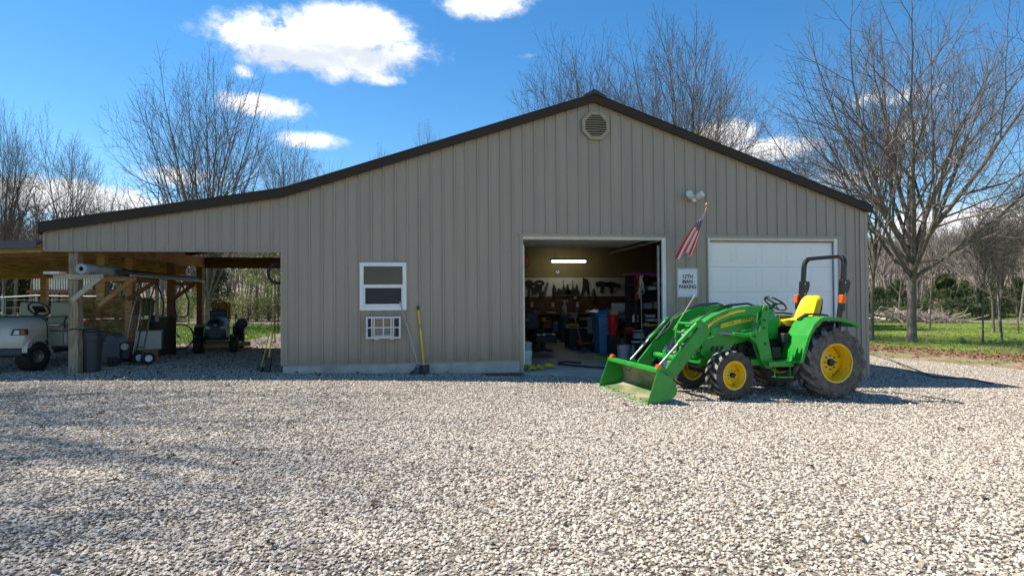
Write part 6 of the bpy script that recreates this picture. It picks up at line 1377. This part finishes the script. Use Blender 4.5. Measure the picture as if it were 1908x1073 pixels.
# ------------------------------------------------------------------ grass
def blade_tuft(seed, n=9):
    R = random.Random(seed); v = []; f = []
    for _ in range(n):
        a = R.uniform(0, 6.28); b = Vector((R.gauss(0, .28), R.gauss(0, .28), 0)); l = R.uniform(.5, 1.1); o = len(v); d = Vector((math.cos(a), math.sin(a), 0)); s = Vector((-d.y, d.x, 0))*.035
        v += [tuple(b-s), tuple(b+s), tuple(b+d*.15*l+Vector((0, 0, .6*l))+s*.7), tuple(b+d*.15*l+Vector((0, 0, .6*l))-s*.7), tuple(b+d*.45*l+Vector((0, 0, l)))]; f += [(o, o+1, o+2, o+3), (o+3, o+2, o+4)]
    return v, f
TUFT = [blade_tuft(i) for i in range(5)]
M_blade = mat('grass_blade', (.21, .28, .055), .75, var=.3, vscale=.5, col2=(.22, .22, .07), c2lo=.5, c2hi=.7, c2scale=.25, spec=.25)
def dg(x, y):
    e = x-xr_gravel(y); n = .5+.5*math.sin(x*.9+1.3*math.sin(y*.7))*math.sin(y*.8+x*.3)
    return (26*smooth01(5.5, 8, e) + 10*(1-smooth01(.4, 1.1, e)))*(.35+.65*n)
scatter('grass', carrier(13, 62, -2, 45, 1.0, .0, lambda x, y: x > xr_gravel(y)+.05 and in_view(x, y)), TUFT, M_blade, dg, 8, .07, .16, align=True)
scatter('lawn_grass', carrier(-24, 0, 6, 32, 1.0, .0, lambda x, y: in_view(x, y) and not (x > -3.2 and y < 13.6) and not (y < 6.6 and x > -9)), TUFT, M_blade, lambda x, y: 45*(1-.75*smooth01(17, 23, y)), 18, .07, .15, align=True)
# ------------------------------------------------------------------ fence, deck rail and brush pile
M_wire = mat('white_rail', (.62, .61, .58), .6, var=.1); M_galv = mat('galvanised_wire', (.35, .36, .37), .5, .6, var=.1)
FY = 11.5
t = thing('wire_fence', 'wire mesh fence with white top rail behind the golf cart', 'fence', (0, 0, 0))
xa, xb = at_y(-60, 560, FY).x, at_y(190, 560, FY).x; zt = at_y(70, 552, FY).z
MB().tube([(xa, FY, zt-.06), (xa*.7+xb*.3, FY, zt-.02), ((xa+xb)/2, FY, zt+.03), (xa*.3+xb*.7, FY, zt), (xb, FY, zt-.02)], .022, 8).build('top_rail', M_wire, t, smooth=60)
for k in range(6): z = .12+(zt-.25)*k/5; MB().cyl((xa, FY, z), (xb, FY, z), .006, n=5).build('wire', M_galv, t)
mb = MB()
n = int((xb-xa)/.3)
for k in range(n): x = xa+k*.3; mb.cyl((x, FY, .1), (x, FY, zt-.08), .004, n=4)
stuff(mb.build('mesh_wires', M_galv, t))
for k in range(5): x = xa+(xb-xa)*k/4; MB().cyl((x, FY+.03, 0), (x, FY+.03, zt+.08), .03, n=8).build('post', M_galv, t)
DY = 14.5; x0, z1 = at_y(60, 511, DY).x, at_y(60, 511, DY).z; x1 = at_y(172, 511, DY).x; z0 = at_y(60, 540, DY).z
t = thing('deck', 'raised wooden deck with white balusters beyond the fence', 'deck', (0, 0, 0))
MB().bx(x0, x1, DY, DY+.08, z1-.02, z1+.03).build('hand_rail', M_red, t); MB().bx(x0-.2, x1, DY-.02, DY+2.2, z0-.12, z0).build('platform', mat('deck_red', (.23, .07, .05), .7, var=.2), t)
nb = 24
for k in range(nb): x = x0+(x1-x0)*(k+.5)/nb; MB().bx(x-.02, x+.02, DY+.02, DY+.06, z0, z1-.02).build('baluster', M_wire, t)
for x in (x0+.1, (x0+x1)/2, x1-.1):
    for y in (DY+.05, DY+2.1): MB().bx(x-.07, x+.07, y-.07, y+.07, 0, z0-.12).build('leg', M_rwood, t)
o = MB().lathe([(0, 0), (.2, 0), (.24, .55), (.2, .6), (0, .6)], n=18).build('feed_tub', mat('pink_tub', (.5, .04, .10), .5), loc=(at_y(150, 590, 12.2).x, 12.2, .12), smooth=40); tag(o, 'pink tub by the fence, just right of the front post', 'tub')
R = random.Random(44)
px0, y_ = spot(1665, 47); mb = MB(); t = thing('brush_pile', 'long grey pile of cut branches at the edge of the field', 'brush pile', (px0, y_, gz(px0, y_)), -.35)
MB_ = [MB(), MB()]
for k in range(420):
    u = R.uniform(-1, 1); c = Vector((u*4.6, R.gauss(0, .7), abs(R.gauss(0, .42))*(1.15-abs(u)))); d = Vector((R.gauss(0, 1), R.gauss(0, .6), R.gauss(0, .28))).normalized()*R.uniform(.4, 1.5)
    c.z = max(.03, min(1.25*(1.1-abs(u)), c.z+.1)); MB_[k % 2].tube([c-d, c+Vector((0, 0, R.uniform(0, .12))), c+d], [R.uniform(.02, .05), .03, .012], 5, caps=False)
stuff(MB_[0].build('branches', mat('dry_branch', (.36, .31, .25), .9, var=.3), t)); stuff(MB_[1].build('branches', mat('dry_branch_dark', (.24, .19, .15), .9, var=.3), t))
for k in range(5):
    c = Vector((-3.2+k*.45, -1.0, .22+.1*(k % 2))); MB().cyl(c-Vector((.35, .1, 0)), c+Vector((.35, -.1, .05)), R.uniform(.10, .16), n=10).build('cut_log', mat('pale_log', (.62, .52, .40), .8, var=.15), t, smooth=50)
